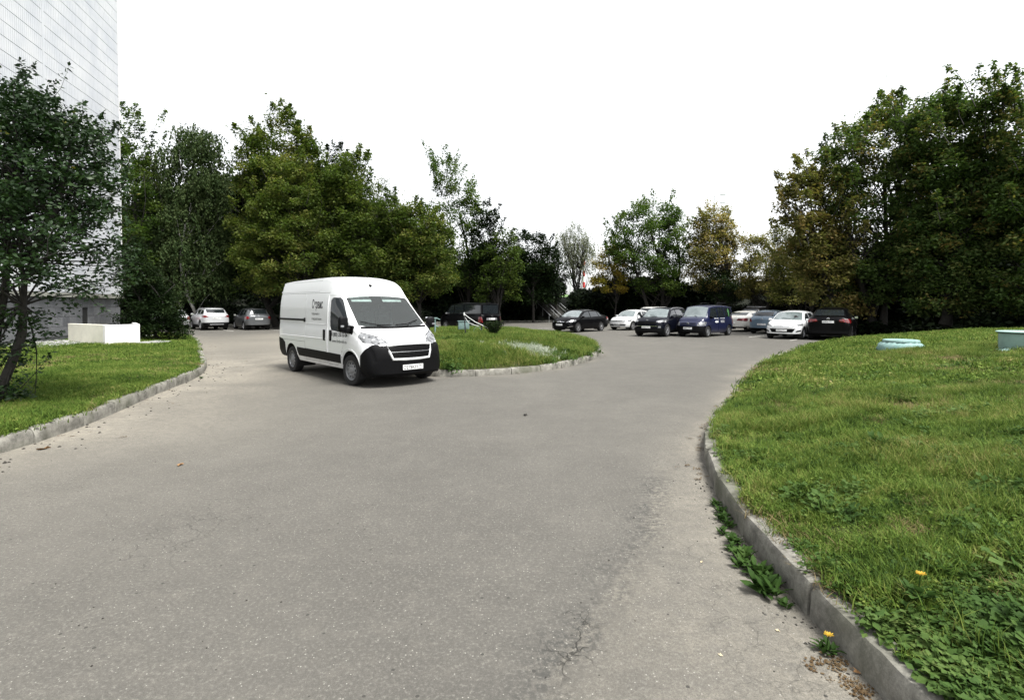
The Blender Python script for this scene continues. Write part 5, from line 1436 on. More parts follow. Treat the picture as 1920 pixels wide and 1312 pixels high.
for xw in (0, -3.45):
    for sd in (1, -1):
        lb = bmesh.new(); ts = np.linspace(-.45, math.pi + .45, 15)
        a = [lb.verts.new((xw + (ra + .012) * math.cos(t), sd * .975, rw_ + .02 + (ra + .012) * math.sin(t))) for t in ts]
        b = [lb.verts.new((xw + (ra + .012) * math.cos(t), sd * .52, rw_ + .02 + (ra + .012) * math.sin(t))) for t in ts]
        for k in range(14): lb.faces.new((a[k], a[k + 1], b[k + 1], b[k]))
        lb.faces.new(b)
        from_bm('wheel_arch', lb, MT['dark'], V_)
for xw in (0, -3.45):
    for sd in (1, -1): wheel(V_, xw, sd * .895, rw_, .22, MT['steel'], 'steel', steer=.10 if xw == 0 else 0)
# grille frame and mesh
def ring_bar(name, pts, rad, mat, parent, n=6):
    V, F = tube_geo(pts + [pts[0], pts[1]], rad, n)
    me = bpy.data.meshes.new(name); me.from_pydata([tuple(v) for v in V], [], F); return link(name, me, mat, parent, 60)
gp = []
for (y, z) in [(-.56, .915), (-.3, .93), (0, .935), (.3, .93), (.56, .915), (.52, .77), (.46, .615), (.2, .605), (-.2, .605), (-.46, .615), (-.52, .77)]:
    h = vb.ray_cast(Vector((2, y, z)), Vector((-1, 0, 0))); gp.append(h[0] + Vector((.012, 0, 0)))
gr = ring_bar('grille_frame', gp, .030, W_, V_)
for k in range(7):
    z = .655 + k * .038
    pts = []
    for y in np.linspace(-.45 - k * .012, .45 + k * .012, 7):
        h = vb.ray_cast(Vector((2, y, z)), Vector((-1, 0, 0))); pts.append(h[0] + Vector((-.002, 0, 0)))
    tube('grille_slat', pts, .007, MT['steel'] if k in (3,) else MT['trim'], V_, 5)
for k in range(9):
    y = -.40 + k * .1
    pts = [vb.ray_cast(Vector((2, y, z)), Vector((-1, 0, 0)))[0] + Vector((-.004, 0, 0)) for z in (.64, .76, .89)]
    tube('grille_slat', pts, .005, MT['trim'], V_, 4)
h = vb.ray_cast(Vector((2, 0, .43)), Vector((-1, 0, 0)))
plate(V_, (h[0].x + .035, 0, .43), (0, 1, 0), (1, 0, 0), ('О278КН', '797'))
h = vb.ray_cast(Vector((2, 0, .34)), Vector((-1, 0, 0)))
# lamp internals: dark bezel rings and reflectors
for sd in (1, -1):
    for (y, z, rr) in ((.62, .985, .05), (.75, 1.02, .055), (.88, 1.08, .045)):
        h = vb.ray_cast(Vector((2, sd * y, z)), Vector((-1, 0, 0)))
        if h[0]:
            e = lathe_bm([(rr, 0), (rr * 1.12, .008), (rr * .9, .010), (rr * .5, .002), (.001, .001)], 18)
            bmesh.ops.transform(e, matrix=Matrix.Translation(h[0] + h[1] * .006) @ h[1].to_track_quat('Y', 'Z').to_matrix().to_4x4(), verts=e.verts)
            from_bm('lamp_reflector', e, MT['steel'], V_, 50)
    hp = []
    for (y, z) in hl + [hl[0]]:
        h = vb.ray_cast(Vector((2, sd * y, z)), Vector((-1, 0, 0)))
        if h[0]: hp.append(h[0] + h[1] * .006)
    if len(hp) > 3: tube('lamp_seal', hp, .009, MT['trim'], V_, 5)
# handles, rail, fuel flap, side strips
for sd in (-1, 1):
    for xh in (-1.34, -.99):
        h = vb.ray_cast(Vector((xh, sd * 2, 1.08)), Vector((0, -sd, 0)))
        bmh = bmesh.new(); bm_box(bmh, (xh, h[0].y + sd * .004, 1.08), (.105, .03, .26), bevel=.045 if False else .012)
        from_bm('door_handle', bmh, MT['trim'], V_, 40)
    zz = 1.42
    pts = [(x, vb.ray_cast(Vector((x, sd * 2, zz)), Vector((0, -sd, 0)))[0].y + sd * .006, zz) for x in np.linspace(-4.34, -2.56, 8)]
    tube('door_rail', pts, .028, MT['trim'], V_, 6)
    box('rail_end', (-2.55, pts[-1][1] + sd * .008, zz), (.07, .03, .10), MT['trim'], V_, .01)
    # black exterior mirror: two-glass head on a stout arm
    bmm = bmesh.new()
    mh = .34 if sd < 0 else .26
    bm_box(bmm, (-.04, sd * 1.155, 1.37), (.13, .22, mh), Matrix.Rotation(sd * -.15, 3, 'Z'), bevel=.05)
    bm_box(bmm, (-.05, sd * 1.02, 1.24), (.14, .20, .14), bevel=.03)
    bm_box(bmm, (-.06, sd * .975, 1.24), (.30, .06, .20), bevel=.02)
    mo = from_bm('side_mirror', bmm, MT['trim'], V_, 50)
    box('mirror_glass', (-.11, sd * 1.16, 1.40), (.006, .17, .2), MT['chrome'], mo, .002, Matrix.Rotation(sd * -.15, 3, 'Z'))
    box('turn_lamp', (.025, sd * 1.195, 1.33), (.02, .10, .05), MT['lamp'], mo, .008, Matrix.Rotation(sd * -.25, 3, 'Z'))
    # pressed swage lines along the flank
    for zz, rad in ((1.335, .006), (.99, .010)):
        pts = [(x, vb.ray_cast(Vector((x, sd * 2, zz)), Vector((0, -sd, 0)))[0].y + sd * .001, zz) for x in np.linspace(-4.3, -1.24, 12)]
        tube('swage_line', pts, rad, W_, V_, 5)
    xs_ = np.linspace(0, math.pi, 16)
    pts = [((ra + .035) * math.cos(t), 0, rw_ + .02 + (ra + .035) * math.sin(t)) for t in xs_ if True]
    pp = []
    for x, _, z in pts:
        h = vb.ray_cast(Vector((x, sd * 2, z)), Vector((0, -sd, 0)))
        if h[0] and abs(h[0].y) > .9: pp.append(h[0] + Vector((0, sd * .002, 0)))
    if len(pp) > 3: tube('arch_lip', pp, .010, W_, V_, 5)
    h = vb.ray_cast(Vector((.20, sd * 2, .98)), Vector((0, -sd, 0)))
# wipers, washer trough, aerial
def wpt(x, y):
    h = vb.ray_cast(Vector((x, y, 4)), Vector((0, 0, -1))); return h[0] + h[1] * .022
for y0, y1, y2 in ((-.10, -.46, -.78), (.02, .36, .70)):
    a_, b_, c_ = wpt(.20, y0), wpt(.16 , y1), wpt(.03, y2)
    tube('wiper', [wpt(.27, (y0 + y1) / 2 + .1), wpt(.19, y1)], .013, MT['trim'], V_, 5)
    tube('wiper', [a_, b_, c_], .010, MT['trim'], V_, 5)
tube('scuttle', [wpt(.26 - .10 * abs(y / .84) ** 2, y) - Vector((0, 0, .022)) for y in np.linspace(-.84, .84, 13)], .030, MT['trim'], V_, 6)
hp = wpt(-.88, -.05)
bmm = bmesh.new(); bm_box(bmm, hp - Vector((0, 0, .005)), (.12, .05, .05), bevel=.015); from_bm('aerial_base', bmm, MT['trim'], V_, 40)
tube('aerial', [hp, hp + Vector((-.30, 0, .38))], [.008, .003], MT['trim'], V_, 5)
# writing on the van's right side (the side seen)
def side_text(s, size, width, x, z, bold=.0):
    V, F = text_geo(s, size, width, bold)
    decal('lettering', V, F, (x, -1.0, z), (1, 0, 0), (0, 0, 1), (0, -1, 0), vb, MT['ink'], V_, off=.004)
side_text('Сервис', .30, .64, -2.12, 1.72, .004)
side_text('погрузчиков и', .085, .46, -2.12, 1.555)
side_text('складской техники', .085, .58, -2.12, 1.43)
side_text('8 (800) 250 50 04', .125, .80, -.93, 1.075, .002)
side_text('www.linde-mh.ru', .115, .74, -.90, .93)
# cab interior
box('dashboard', (.0, 0, 1.06), (.46, 1.62, .26), MT['trim'], V_, .06)
MT['seat'] = plain('seat_cloth', (.05, .052, .055), rough=.9)
for y in (-.55, 0, .52):
    b_ = bmesh.new(); bm_box(b_, (-.95, y, .95), (.50, .44, .16), bevel=.05); bm_box(b_, (-1.18, y, 1.32), (.14, .44, .66), Matrix.Rotation(-.18, 3, 'Y'), bevel=.05); bm_box(b_, (-1.24, y, 1.74), (.10, .26, .18), bevel=.04)
    from_bm('seat', b_, MT['seat'], V_, 50)
b_ = bmesh.new(); th = np.linspace(0, 2 * math.pi, 22, endpoint=False)
sw = [Vector((-.36, .52, 1.20)) + Matrix.Rotation(-.9, 3, 'Y') @ Vector((0, .20 * math.cos(t), .20 * math.sin(t))) for t in th]
ring_bar('steering_wheel', sw, .016, MT['trim'], V_)
tube('steering_column', [(-.36, .52, 1.20), (-.05, .52, 1.04)], .05, MT['trim'], V_, 8)
MT['paper'] = plain('paper', (.7, .7, .68), rough=.8)
for y in (-.40, .42): box('sun_visor', (-.68, y, 1.93), (.16, .52, .02), MT['paper'], V_, .008, Matrix.Rotation(.75, 3, 'Y'))
box('paper', (.06, -.28, 1.215), (.16, .22, .006), MT['paper'], V_, .001, Matrix.Rotation(.5, 3, 'Z'))
box('bulkhead', (-1.42, 0, 1.4), (.03, 1.7, 1.7), MT['seat'], V_)
# ------------------------------------------------------------------ the tower
TW = empty('tower_building', (-19.7, 27.0, 0), 0, 'tall white tiled tower block with a grey stone base on the left', 'building')
fd = Vector((.237, -.9715, 0)); fo = Vector((.9715, .237, 0))      # along the facade towards the camera / outwards
M_ = Mat('tower_tile'); P_ = M_.geo()
M_.color(M_.mix(M_.ramp(M_.noise(.7, 4, .6, P_), [(.35, 0), (.65, 1)]), (.46, .48, .515), (.57, .58, .595))).set(rough=.35, spec=.5); MT['tower_tile'] = M_.m
MT['joint'] = plain('tile_joint', (.13, .135, .155), rough=.9)
M_ = Mat('grey_stone'); P_ = M_.geo(); i_ = M_.n.new('ShaderNodeObjectInfo')
c = M_.mix(i_.outputs['Random'], (.085, .088, .095), (.15, .153, .16))
c = M_.mix(M_.ramp(M_.noise(3.2, 6, .7, P_), [(.35, .55), (.65, 0)]), c, (.075, .077, .082)); c = M_.mix(M_.ramp(M_.noise(9, 5, .7, P_), [(.55, 0), (.75, .4)]), c, (.30, .30, .31))
M_.color(c).set(rough=.7); MT['grey_stone'] = M_.m
MT['plaster'] = plain('base_plaster', (.22, .22, .19), rough=.9, var=.15, scale=2)
MT['mortar'] = plain('mortar', (.22, .22, .22), rough=.95)
MT['wall_white'] = plain('painted_wall', (.70, .69, .67), rough=.85, var=.04, scale=3, bump=.05)
MT['cream'] = plain('cream_wall', (.80, .78, .66), rough=.85, var=.08, scale=3, bump=.05)
def quad_box(bm, a, u, v, n, lu, lv, ln):
    """box from corner a spanned by u, v, n"""
    vs = [bm.verts.new(a + u * (lu * i) + v * (lv * j) + n * (ln * k)) for k in (0, 1) for j in (0, 1) for i in (0, 1)]
    for f in ((0, 2, 3, 1), (4, 5, 7, 6), (0, 1, 5, 4), (2, 6, 7, 3), (0, 4, 6, 2), (1, 3, 7, 5)): bm.faces.new([vs[i] for i in f])
up = Vector((0, 0, 1)); O0 = Vector((0, 0, 0))
ZB = 2.16; WID = 13.0; HT = 30.0
bm = bmesh.new(); quad_box(bm, O0 - fo * 14 + up * 2.28, fd, up, fo, WID, HT, 14 - .03); bmesh.ops.recalc_face_normals(bm, faces=bm.faces)
from_bm('wall', bm, MT['joint'], TW)
# cladding: rows of narrow upright tiles, too small to pick apart singly
V = []; F = []
r_ = np.random.default_rng(9)
row = 0; z = 2.32
strips = (5.6,)
tw, th_ = .115, .52
while z < HT:
    x = .012
    while x < WID - tw:
        if abs(x - 6.15) < .05: x += tw; continue
        o_ = fo * (-.03); ln = .03 + r_.normal(0, .0015)
        a = O0 + fd * x + up * z + fo * (-.032)
        k = len(V); g1 = .010; g2 = .022
        q = [a, a + fd * (tw - g1), a + fd * (tw - g1) + up * (th_ - g2), a + up * (th_ - g2)]
        V += q + [p + fo * (.032 + r_.normal(0, .001)) for p in q]
        F += [(k + 4, k + 5, k + 6, k + 7), (k, k + 1, k + 5, k + 4), (k + 1, k + 2, k + 6, k + 5), (k + 2, k + 3, k + 7, k + 6), (k + 3, k, k + 4, k + 7)]
        x += tw
    z += th_
o = from_np('facade_tile', [tuple(v) for v in V], F, MT['tower_tile'], TW); o['kind'] = 'stuff'
bm = bmesh.new(); quad_box(bm, fd * 6.09 + up * 2.3 - fo * .03, fd, up, fo, .12, HT - 2.3, .032); bmesh.ops.recalc_face_normals(bm, faces=bm.faces)
from_bm('joint_strip', bm, MT['tower_tile'], TW)
bm = bmesh.new(); quad_box(bm, fd * -.05 + up * 2.3 - fo * .03, fd, up, fo, .055, HT - 2.3, .036); bmesh.ops.recalc_face_normals(bm, faces=bm.faces)
from_bm('corner_strip', bm, MT['wall_white'], TW)
bm = bmesh.new(); quad_box(bm, fd * -.08 + up * 2.13 - fo * 13, fd, up, fo, WID + .1, .17, 13.04); bmesh.ops.recalc_face_normals(bm, faces=bm.faces)
from_bm('ledge', bm, MT['plaster'], TW)
bm = bmesh.new(); quad_box(bm, O0 - fo * 13.5 + up * -.1, fd, up, fo, WID, 2.22, 13.5 - .16); bmesh.ops.recalc_face_normals(bm, faces=bm.faces)
from_bm('base_wall', bm, MT['mortar'], TW)
# grey base slabs, each its own piece; the opening is left between them
sl = bmesh.new(); quad_box(sl, O0, fd, up, fo, .485, .385, .05); bmesh.ops.recalc_face_normals(sl, faces=sl.faces)
bmesh.ops.bevel(sl, geom=sl.edges[:], offset=.006, segments=1, affect='EDGES')
sm_ = bpy.data.meshes.new('base_slab'); sl.to_mesh(sm_); sl.free(); sm_.materials.append(MT['grey_stone'])
for i in range(18):
    for j in range(4):
        z0 = .50 + j * .40
        if i in (6,) and j in (1, 2): continue
        o = bpy.data.objects.new('base_slab', sm_); COL.objects.link(o); o.parent = TW
        o.location = fd * (.03 + i * .50) + up * (z0 + .01) + fo * (-.16 + random.uniform(0, .008))
bm = bmesh.new(); quad_box(bm, fd * 3.04 + up * .92 - fo * .16, fd, up, fo, .48, .76, .012); bmesh.ops.recalc_face_normals(bm, faces=bm.faces)
wf = from_bm('vent_opening', bm, MT['dark'], TW)  # flat panel, coloured black for the shade inside the opening
bm = bmesh.new(); quad_box(bm, O0 + up * .05 - fo * .16, fd, up, fo, WID, .45, .02); bmesh.ops.recalc_face_normals(bm, faces=bm.faces)
from_bm('plinth', bm, MT['grey_stone'], TW)

# low light-well wall in front of the tower
LW = empty('light_well_wall', (-15.5, 20.3, .3), 0, 'low cream and white parapet wall in front of the grey tower base', 'wall')
A0, B0, C0, D0 = Vector((-18.0, 21.6, 0)), Vector((-15.5, 20.3, 0)), Vector((-15.05, 21.55, 0)), Vector((-17.0, 24.0, 0))
def lw(name, a, b, mat, h, tk=.13):
    a, b = a - Vector((-15.5, 20.3, 0)), b - Vector((-15.5, 20.3, 0))
    d = (b - a).normalized(); n = Vector((-d.y, d.x, 0))
    bm = bmesh.new(); quad_box(bm, a - up * .1, d, up, n, (b - a).length, h + .1, tk); bmesh.ops.recalc_face_normals(bm, faces=bm.faces)
    bmesh.ops.bevel(bm, geom=bm.edges[:], offset=.008, segments=1, affect='EDGES')
    return from_bm(name, bm, mat, LW, 30)
lw('wall_panel', A0, B0 - Vector((.002, -.001, 0)), MT['cream'], .75)
lw('wall_panel', B0, C0, MT['wall_white'], .73)
lw('wall_panel', C0, D0, MT['wall_white'], .73)
# broken stone strip at the foot of the tower
MT['rubble'] = plain('crushed_stone', (.28, .28, .27), rough=.95, var=.4, scale=3)
r_ = np.random.default_rng(77); V = []; F = []
for q in range(900):
    t = r_.uniform(-.2, 8.5); s = r_.uniform(.0, 1.5)
    if q % 3 == 0: p = Vector((-14.95, 21.4, 0)) + Vector((r_.uniform(-.2, .45), r_.uniform(-.2, 1.4), 0))
    else: p = Vector((-19.7, 27, 0)) + fd * t + fo * s
    z = float(z_left([(p.x, p.y)])[0]) + .02; k = len(V); sz = r_.uniform(.03, .09)
    for c_ in ((-1, -1, -.5), (1, -1, -.5), (1, 1, -.5), (-1, 1, -.5), (-.6, -.5, .5), (.5, -.6, .6), (.6, .6, .4), (-.5, .6, .6)):
        V.append((p.x + c_[0] * sz * r_.uniform(.6, 1.2), p.y + c_[1] * sz * r_.uniform(.6, 1.2), z + c_[2] * sz * .7))
    F += [(k, k + 1, k + 5, k + 4), (k + 1, k + 2, k + 6, k + 5), (k + 2, k + 3, k + 7, k + 6), (k + 3, k, k + 4, k + 7), (k + 4, k + 5, k + 6, k + 7)]
tag(from_np('crushed_stone', V, F, MT['rubble']), kind='stuff')
# paved strip beneath it
V = []; F = []
for a_, b_ in ((-1.0, .0), (-1.0, 1.7)): pass
pv = [Vector((-19.7, 27, 0)) + fd * t + fo * s for t in np.linspace(-.3, 9, 12) for s in (0, 1.6)]
V = [(p.x, p.y, float(z_left([(p.x, p.y)])[0]) + .012) for p in pv]
F = [(2 * k, 2 * k + 2, 2 * k + 3, 2 * k + 1) for k in range(11)]
tag(from_np('path', V, F, MT['rubble']), kind='structure')

# ------------------------------------------------------------------ stairs up the embankment with hand rails
ST = empty('bank_stairs', (5.6, 56.2, 0), R(0), 'concrete stairs up the dark bank with thin pale hand rails', 'stairs')
MT['step'] = plain('step_concrete', (.09, .088, .08), rough=.9)
MT['rail'] = plain('galvanised_rail', (.42, .44, .44), rough=.6, metal=.0)
run = Vector((-.42, .95, 0)).normalized() ; sdv = Vector((.95, .42, 0)).normalized()
for k in range(14):
    b_ = bmesh.new(); quad_box(b_, run * (k * .36) + up * (k * .17) - sdv * .9, run, up, sdv, .37, .17, 1.8); bmesh.ops.recalc_face_normals(b_, faces=b_.faces)
    from_bm('step', b_, MT['step'], ST)
for s in (-1.9, -.6, .9):
    for hh in (.95, .55) if s > -1 else (.95,):
        pts = [sdv * s + up * (hh - .25) - run * .35 + sdv * .0, sdv * s + run * 2.9 + up * (hh + 1.15), sdv * s + run * 5.6 + up * (hh + 2.05)]
        tube('hand_rail', pts, .030, MT['rail'], ST, 6)
    for t in (0, 1.45, 2.9, 4.2, 5.5):
        z0 = t * .17 / .36 * (1 if t < 4.8 else .98)
        z1 = np.interp(t, [-.35, 2.9, 5.6], [.70, 2.10, 3.0])
        tube('rail_post', [sdv * s + run * t + up * (min(z0, 2.3) - .05), sdv * s + run * t + up * z1], .016, MT['rail'], ST, 5)

# ------------------------------------------------------------------ things on the right lawn
M_ = Mat('teal_paint'); P_ = M_.geo()
c = M_.mix(M_.ramp(M_.noise(4, 5, .7, P_), [(.35, 0), (.65, 1)]), (.14, .25, .23), (.24, .36, .34))
c = M_.mix(M_.ramp(M_.noise(14, 6, .75, P_), [(.60, 0), (.68, .8)]), c, (.42, .43, .38)); c = M_.mix(M_.ramp(M_.noise(7, 5, .75, P_), [(.30, .7), (.42, 0)]), c, (.06, .11, .10))
M_.color(c).set(rough=.75); M_.bump(M_.noise(14, 6, .75, P_), .4, .02); MT['teal'] = M_.m
MT['teal2'] = plain('pale_teal_paint', (.25, .37, .33), rough=.7, var=.14, scale=5, bump=.15)
zc = float(z_right([(11.55, 12.0)])[0])
WR = empty('well_ring', (11.80, 12.0, zc), 0, 'tall pale turquoise concrete well ring with a flat lid at the right edge', 'well')
lathe_z('ring', [(.625, -.1), (.625, .10), (.63, .11), (.63, .38), (.52, .38), (.52, -.1)], MT['teal2'], WR, 48)
lathe_z('lid', [(.001, .425), (.66, .421), (.68, .415), (.68, .396), (.001, .394)], MT['teal2'], WR, 40)
lathe_z('lid_underside', [(.001, .392), (.665, .392), (.665, .382), (.001, .382)], MT['trim'], WR, 40)
b_ = bmesh.new()
for q in range(46):
    a = 2 * math.pi * q / 46 + random.uniform(-.05, .05); rr = .72 + random.uniform(-.10, .12)
    if math.sin(a) > .3: continue
    bm_box(b_, (rr * math.cos(a) , rr * math.sin(a), -.03 + random.uniform(-.02, .03)), (random.uniform(.06, .22), random.uniform(.05, .14), .06), Matrix.Rotation(a + random.uniform(-.5, .5), 3, 'Z') @ Matrix.Rotation(random.uniform(-.3, .3), 3, 'X'), bevel=.008)
bm_box(b_, (-.75, -.12, .0), (.32, .16, .07), Matrix.Rotation(.3, 3, 'Z') @ Matrix.Rotation(-.2, 3, 'Y'), bevel=.012)
o = from_bm('broken_mortar', b_, MT['teal'], WR, 30); o['kind'] = 'stuff'
zc = float(z_right([(10.15, 13.9)])[0])
MH = empty('manhole', (10.15, 13.9, zc), 0, 'low chipped turquoise manhole collar sunk in the right lawn', 'manhole')
b_ = bmesh.new(); n_ = 40; prof_ = [(.50, -.12), (.52, .03), (.48, .14), (.41, .20), (.34, .22)]
rings = [[b_.verts.new(((rr + random.uniform(-.025, .03) * (i_ > 0)) * math.cos(2 * math.pi * k / n_), (rr + random.uniform(-.025, .03)) * math.sin(2 * math.pi * k / n_), h + random.uniform(-.015, .015))) for k in range(n_)] for i_, (rr, h) in enumerate(prof_)]
for a, b in zip(rings[:-1], rings[1:]):
    for k in range(n_): b_.faces.new((a[k], a[(k + 1) % n_], b[(k + 1) % n_], b[k]))
from_bm('collar', b_, MT['teal'], MH, 50)
lathe_z('cover', [(.001, .275), (.10, .28), (.12, .272), (.36, .276), (.40, .265), (.41, .225), (.37, .20)], MT['teal'], MH, 32)

# ------------------------------------------------------------------ things on the island
def iz(x, y): return float(z_isle([(x, y)])[0])
MT['pale_teal'] = plain('faded_teal_metal', (.13, .20, .19), rough=.6, var=.3)
MT['white_metal'] = plain('white_metal', (.62, .63, .61), rough=.5, var=.1)
MT['black_metal'] = plain('black_metal', (.015, .016, .018), rough=.5)
x, y = -1.86, 21.0; z = iz(x, y)
PO = empty('leaning_post', (x, y, z), 0, 'dark post with a white tip leaning in the island grass', 'post')
tube('post', [(.04, 0, -.1), (-.02, 0, .78)], .024, MT['black_metal'], PO, 8)
tube('post_cap', [(-.02, 0, .78), (-.028, 0, .90)], .03, MT['white_metal'], PO, 8)
x2, y2 = -1.22, 21.3
P2 = empty('short_post', (x2, y2, iz(x2, y2)), 0, 'short dark post beside the conifer shrub on the island', 'post')
tube('post', [(0, 0, -.1), (.01, 0, .42)], .03, MT['black_metal'], P2, 8)
z2 = iz(x2, y2)
rp = [(-1.89, 21.0, z + .84), (-1.66, 21.05, z + .66), (-1.45, 21.1, z + .52), (-1.2, 21.15, z + .40), (-.98, 21.1, z + .30), (-.85, 21.0, z + .18)]
o = tube('rope', rp, .014, MT['white_metal'], None, 6); tag(o, 'white rope sagging from the leaning post towards the shrub', 'rope')
rp = [(-1.88, 21.02, z + .74), (-1.72, 21.06, z + .50), (-1.5, 21.1, z + .40), (-1.3, 21.15, z + .36)]
o = tube('rope', rp, .012, MT['white_metal'], None, 6); tag(o, 'thin lower white cord under the thicker rope on the island', 'rope')
x3, y3 = -2.05, 22.6; z3 = iz(x3, y3)
BX = empty('meter_box', (x3, y3, z3), R(12), 'small faded teal metal box on legs behind the leaning post', 'box')
box('box_panel', (0, 0, .33), (.46, .22, .34), MT['pale_teal'], BX, .012)
box('box_lid', (0, 0, .515), (.52, .28, .02), MT['pale_teal'], BX, .006)
for sx in (-.18, .18): tube('leg', [(sx, 0, -.1), (sx, 0, .17)], .02, MT['black_metal'], BX, 6)
x4, y4 = -3.12, 21.6; z4 = iz(x4, y4)
HY = empty('water_tap', (x4, y4, z4), R(20), 'dark teal standpipe with valve arms just right of the white van', 'standpipe')
tube('pipe', [(0, 0, -.1), (0, 0, .62)], .035, MT['pale_teal'], HY, 8)
tube('valve_arm', [(-.16, 0, .60), (-.10, 0, .66), (.10, 0, .66), (.20, 0, .62)], .022, MT['pale_teal'], HY, 6)
tube('valve_arm', [(-.14, .0, .33), (0, 0, .36), (.14, 0, .33)], .022, MT['pale_teal'], HY, 6)
tube('spout', [(0, 0, .10), (.06, -.04, .02), (.13, -.06, -.02)], .025, MT['pale_teal'], HY, 6)
lathe_z('valve_wheel', [(.10, .0), (.11, .012), (.10, .024), (.09, .012), (.10, 0)], MT['pale_teal'], HY, 20, loc=(0, 0, .68))
# wire hoop by the short post
tube('wire_hoop', [Vector((-.16 + .15 * math.cos(t), -.05, .12 + .17 * math.sin(t))) for t in np.linspace(-.3, math.pi + .3, 14)], .008, MT['pale_teal'], P2, 5)
# conifer shrub
def shrub(name, label, x, y, z, w, h, n, L, mat, seed, cat='bush'):
    r = np.random.default_rng(seed); root = empty(name, (x, y, z), 0, label, cat)
    a = r.uniform(0, 6.283, n); t = r.uniform(0, 1, n) ** .7
    P = np.c_[np.cos(a) * w * t * r.uniform(.2, 1, n), np.sin(a) * w * t * r.uniform(.2, 1, n), h * t * (1 - .35 * r.uniform(size=n)) ]
    V, F = leaf_geo(P, L, r, droop=-1.6, aspect=.22)
    from_np('crown', V, F, mat, root, attrs={'tint': ('FACE', r.uniform(0, .95, n))})
    V, F = [], []
    for q in range(14):
        aa = q * 6.283 / 14
        tube_geo([(0, 0, -.05), (w * .4 * math.cos(aa), w * .4 * math.sin(aa), h * .5), (w * .7 * math.cos(aa), w * .7 * math.sin(aa), h * .95)], [.02, .012, .004], 4, V, F, cap=False)
    me = bpy.data.meshes.new('stem'); me.from_pydata([tuple(v) for v in V], [], F); link('stem', me, BARK, root)
    return root
shrub('juniper_shrub', 'small dark conifer shrub on the island beside the posts', -.70, 20.0, iz(-.7, 20.0) - .03, .42, .62, 2600, .10, L_DARK, 61)
# patch of silvery plants on the island slope
r_ = np.random.default_rng(62); n_ = 520
a = r_.normal(0, 1, (n_, 2)) * np.array([.42, .55]); P = np.array([.42, 16.6]) + a @ np.array([[1, .1], [-.25, 1]])
P = P[inside(P, ISLE_P)]
silver = tuftset('silver', [blades_mesh("t", 22, .07, .12, .012, G4, broad=6, seed=100 + s, lean=1.0) for s in range(3)])
tag(scatter('silver_plants', np.c_[P, z_isle(P) - .01], silver, r_.uniform(.8, 1.35, len(P)), 63, tilt=.3), kind='stuff', label='patch of pale silvery dried plants on the island slope')

# parking bay lines
def bay(p, heading, L, w=.11):
    h = R(heading); d = Vector((math.sin(h), math.cos(h), 0)); n = Vector((d.y, -d.x, 0)); a = Vector((*p, .006))
    V = []; k = 8
    for i in range(k + 1):
        c_ = a + d * (L * i / k); V += [tuple(c_ + n * (w / 2)), tuple(c_ - n * (w / 2))]
    F = [(2 * i, 2 * i + 1, 2 * i + 3, 2 * i + 2) for i in range(k)]
    tag(from_np('parking_line', V, F, MT['line']), kind='structure')
for (px, D, hd, L) in ((1405, 29.6, 42, 6), (1298, 32.2, 43, 6), (1192, 33.5, 43, 6), (1095, 36.8, 43, 6), (1482, 26.9, 42, 3.5), (985, 39.8, 48, 7), (437, 36.5, -41, 5), (525, 37.5, -41, 5), (360, 37, -43, 5)):
    bay(at(px, D), hd, L)
bay(at(950, 40.5), 88, 9, .12)

# far things seen through gaps in the trees
CH = empty('striped_chimney', (26.9, 200, 2), 0, 'distant red and white striped chimney seen between the trees', 'chimney')
MT['chim_red'] = plain('chimney_red', (.42, .03, .03), rough=.8); MT['chim_white'] = plain('chimney_white', (.75, .74, .72), rough=.8)
for k in range(8): lathe_z('band', [(.001, k * 2.1), (.52 - k * .01, k * 2.1), (.51 - k * .01, k * 2.1 + 2.095), (.001, k * 2.1 + 2.095)], MT['chim_red' if k % 2 else 'chim_white'], CH, 16)
LP = empty('street_lamp', (23.0, 61.0, 2.6), 0, 'tall twin armed street lamp rising behind the tan tree', 'lamp')
tube('pole', [(0, 0, -.2), (0, 0, 11.6)], [.10, .05], MT['rail'], LP, 8)
for (x_, z_) in ((.9, 11.75), (.9, 10.8)):
    tube('arm', [(0, 0, z_ - .3), (.2, 0, z_ - .02), (x_ - .2, 0, z_)], .03, MT['rail'], LP, 6); box('lamp_head', (x_ + .1, 0, z_), (.6, .22, .09), MT['rail'], LP, .03)
PL = empty('lamp_post', (6.2 + .0, 58 + 20, 2.6), 0, 'thin grey post beyond the bank between the two bare trees', 'post')
tube('pole', [(2.3, 0, -.2), (2.3, 0, 3.2)], .06, MT['rail'], PL, 6)
box('pole_head', (2.3, 0, 3.22), (.3, .12, .06), MT['rail'], PL, .02)

# ------------------------------------------------------------------ weeds rooted in the gutter, loose leaves and stones
lf = bmesh.new(); npt = 6
L2 = [(0, .004), (.18, .018), (.40, .030), (.62, .036), (.85, .022), (1.0, .0)]
ctr = [lf.verts.new((t, 0, .28 * math.sin(t * 2.6) * .55 - .02)) for t, w in L2]
for s in (1, -1):
    ed = [lf.verts.new((t + (.02 if i % 2 else -.03), s * w * 5.2, .28 * math.sin(t * 2.6) * .55 + .02)) for i, (t, w) in enumerate(L2)]
    for i in range(npt - 1): lf.faces.new((ctr[i], ctr[i + 1], ed[i + 1], ed[i]) if s < 0 else (ctr[i], ed[i], ed[i + 1], ctr[i + 1]))
leaf_me = bpy.data.meshes.new('leaf'); lf.to_mesh(leaf_me); lf.free()
at_ = leaf_me.attributes.new('tint', 'FLOAT', 'FACE'); at_.data.foreach_set('value', [.35] * len(leaf_me.polygons))
leaf_me.materials.append(G3)
for p in leaf_me.polygons: p.use_smooth = True
fl_me = None
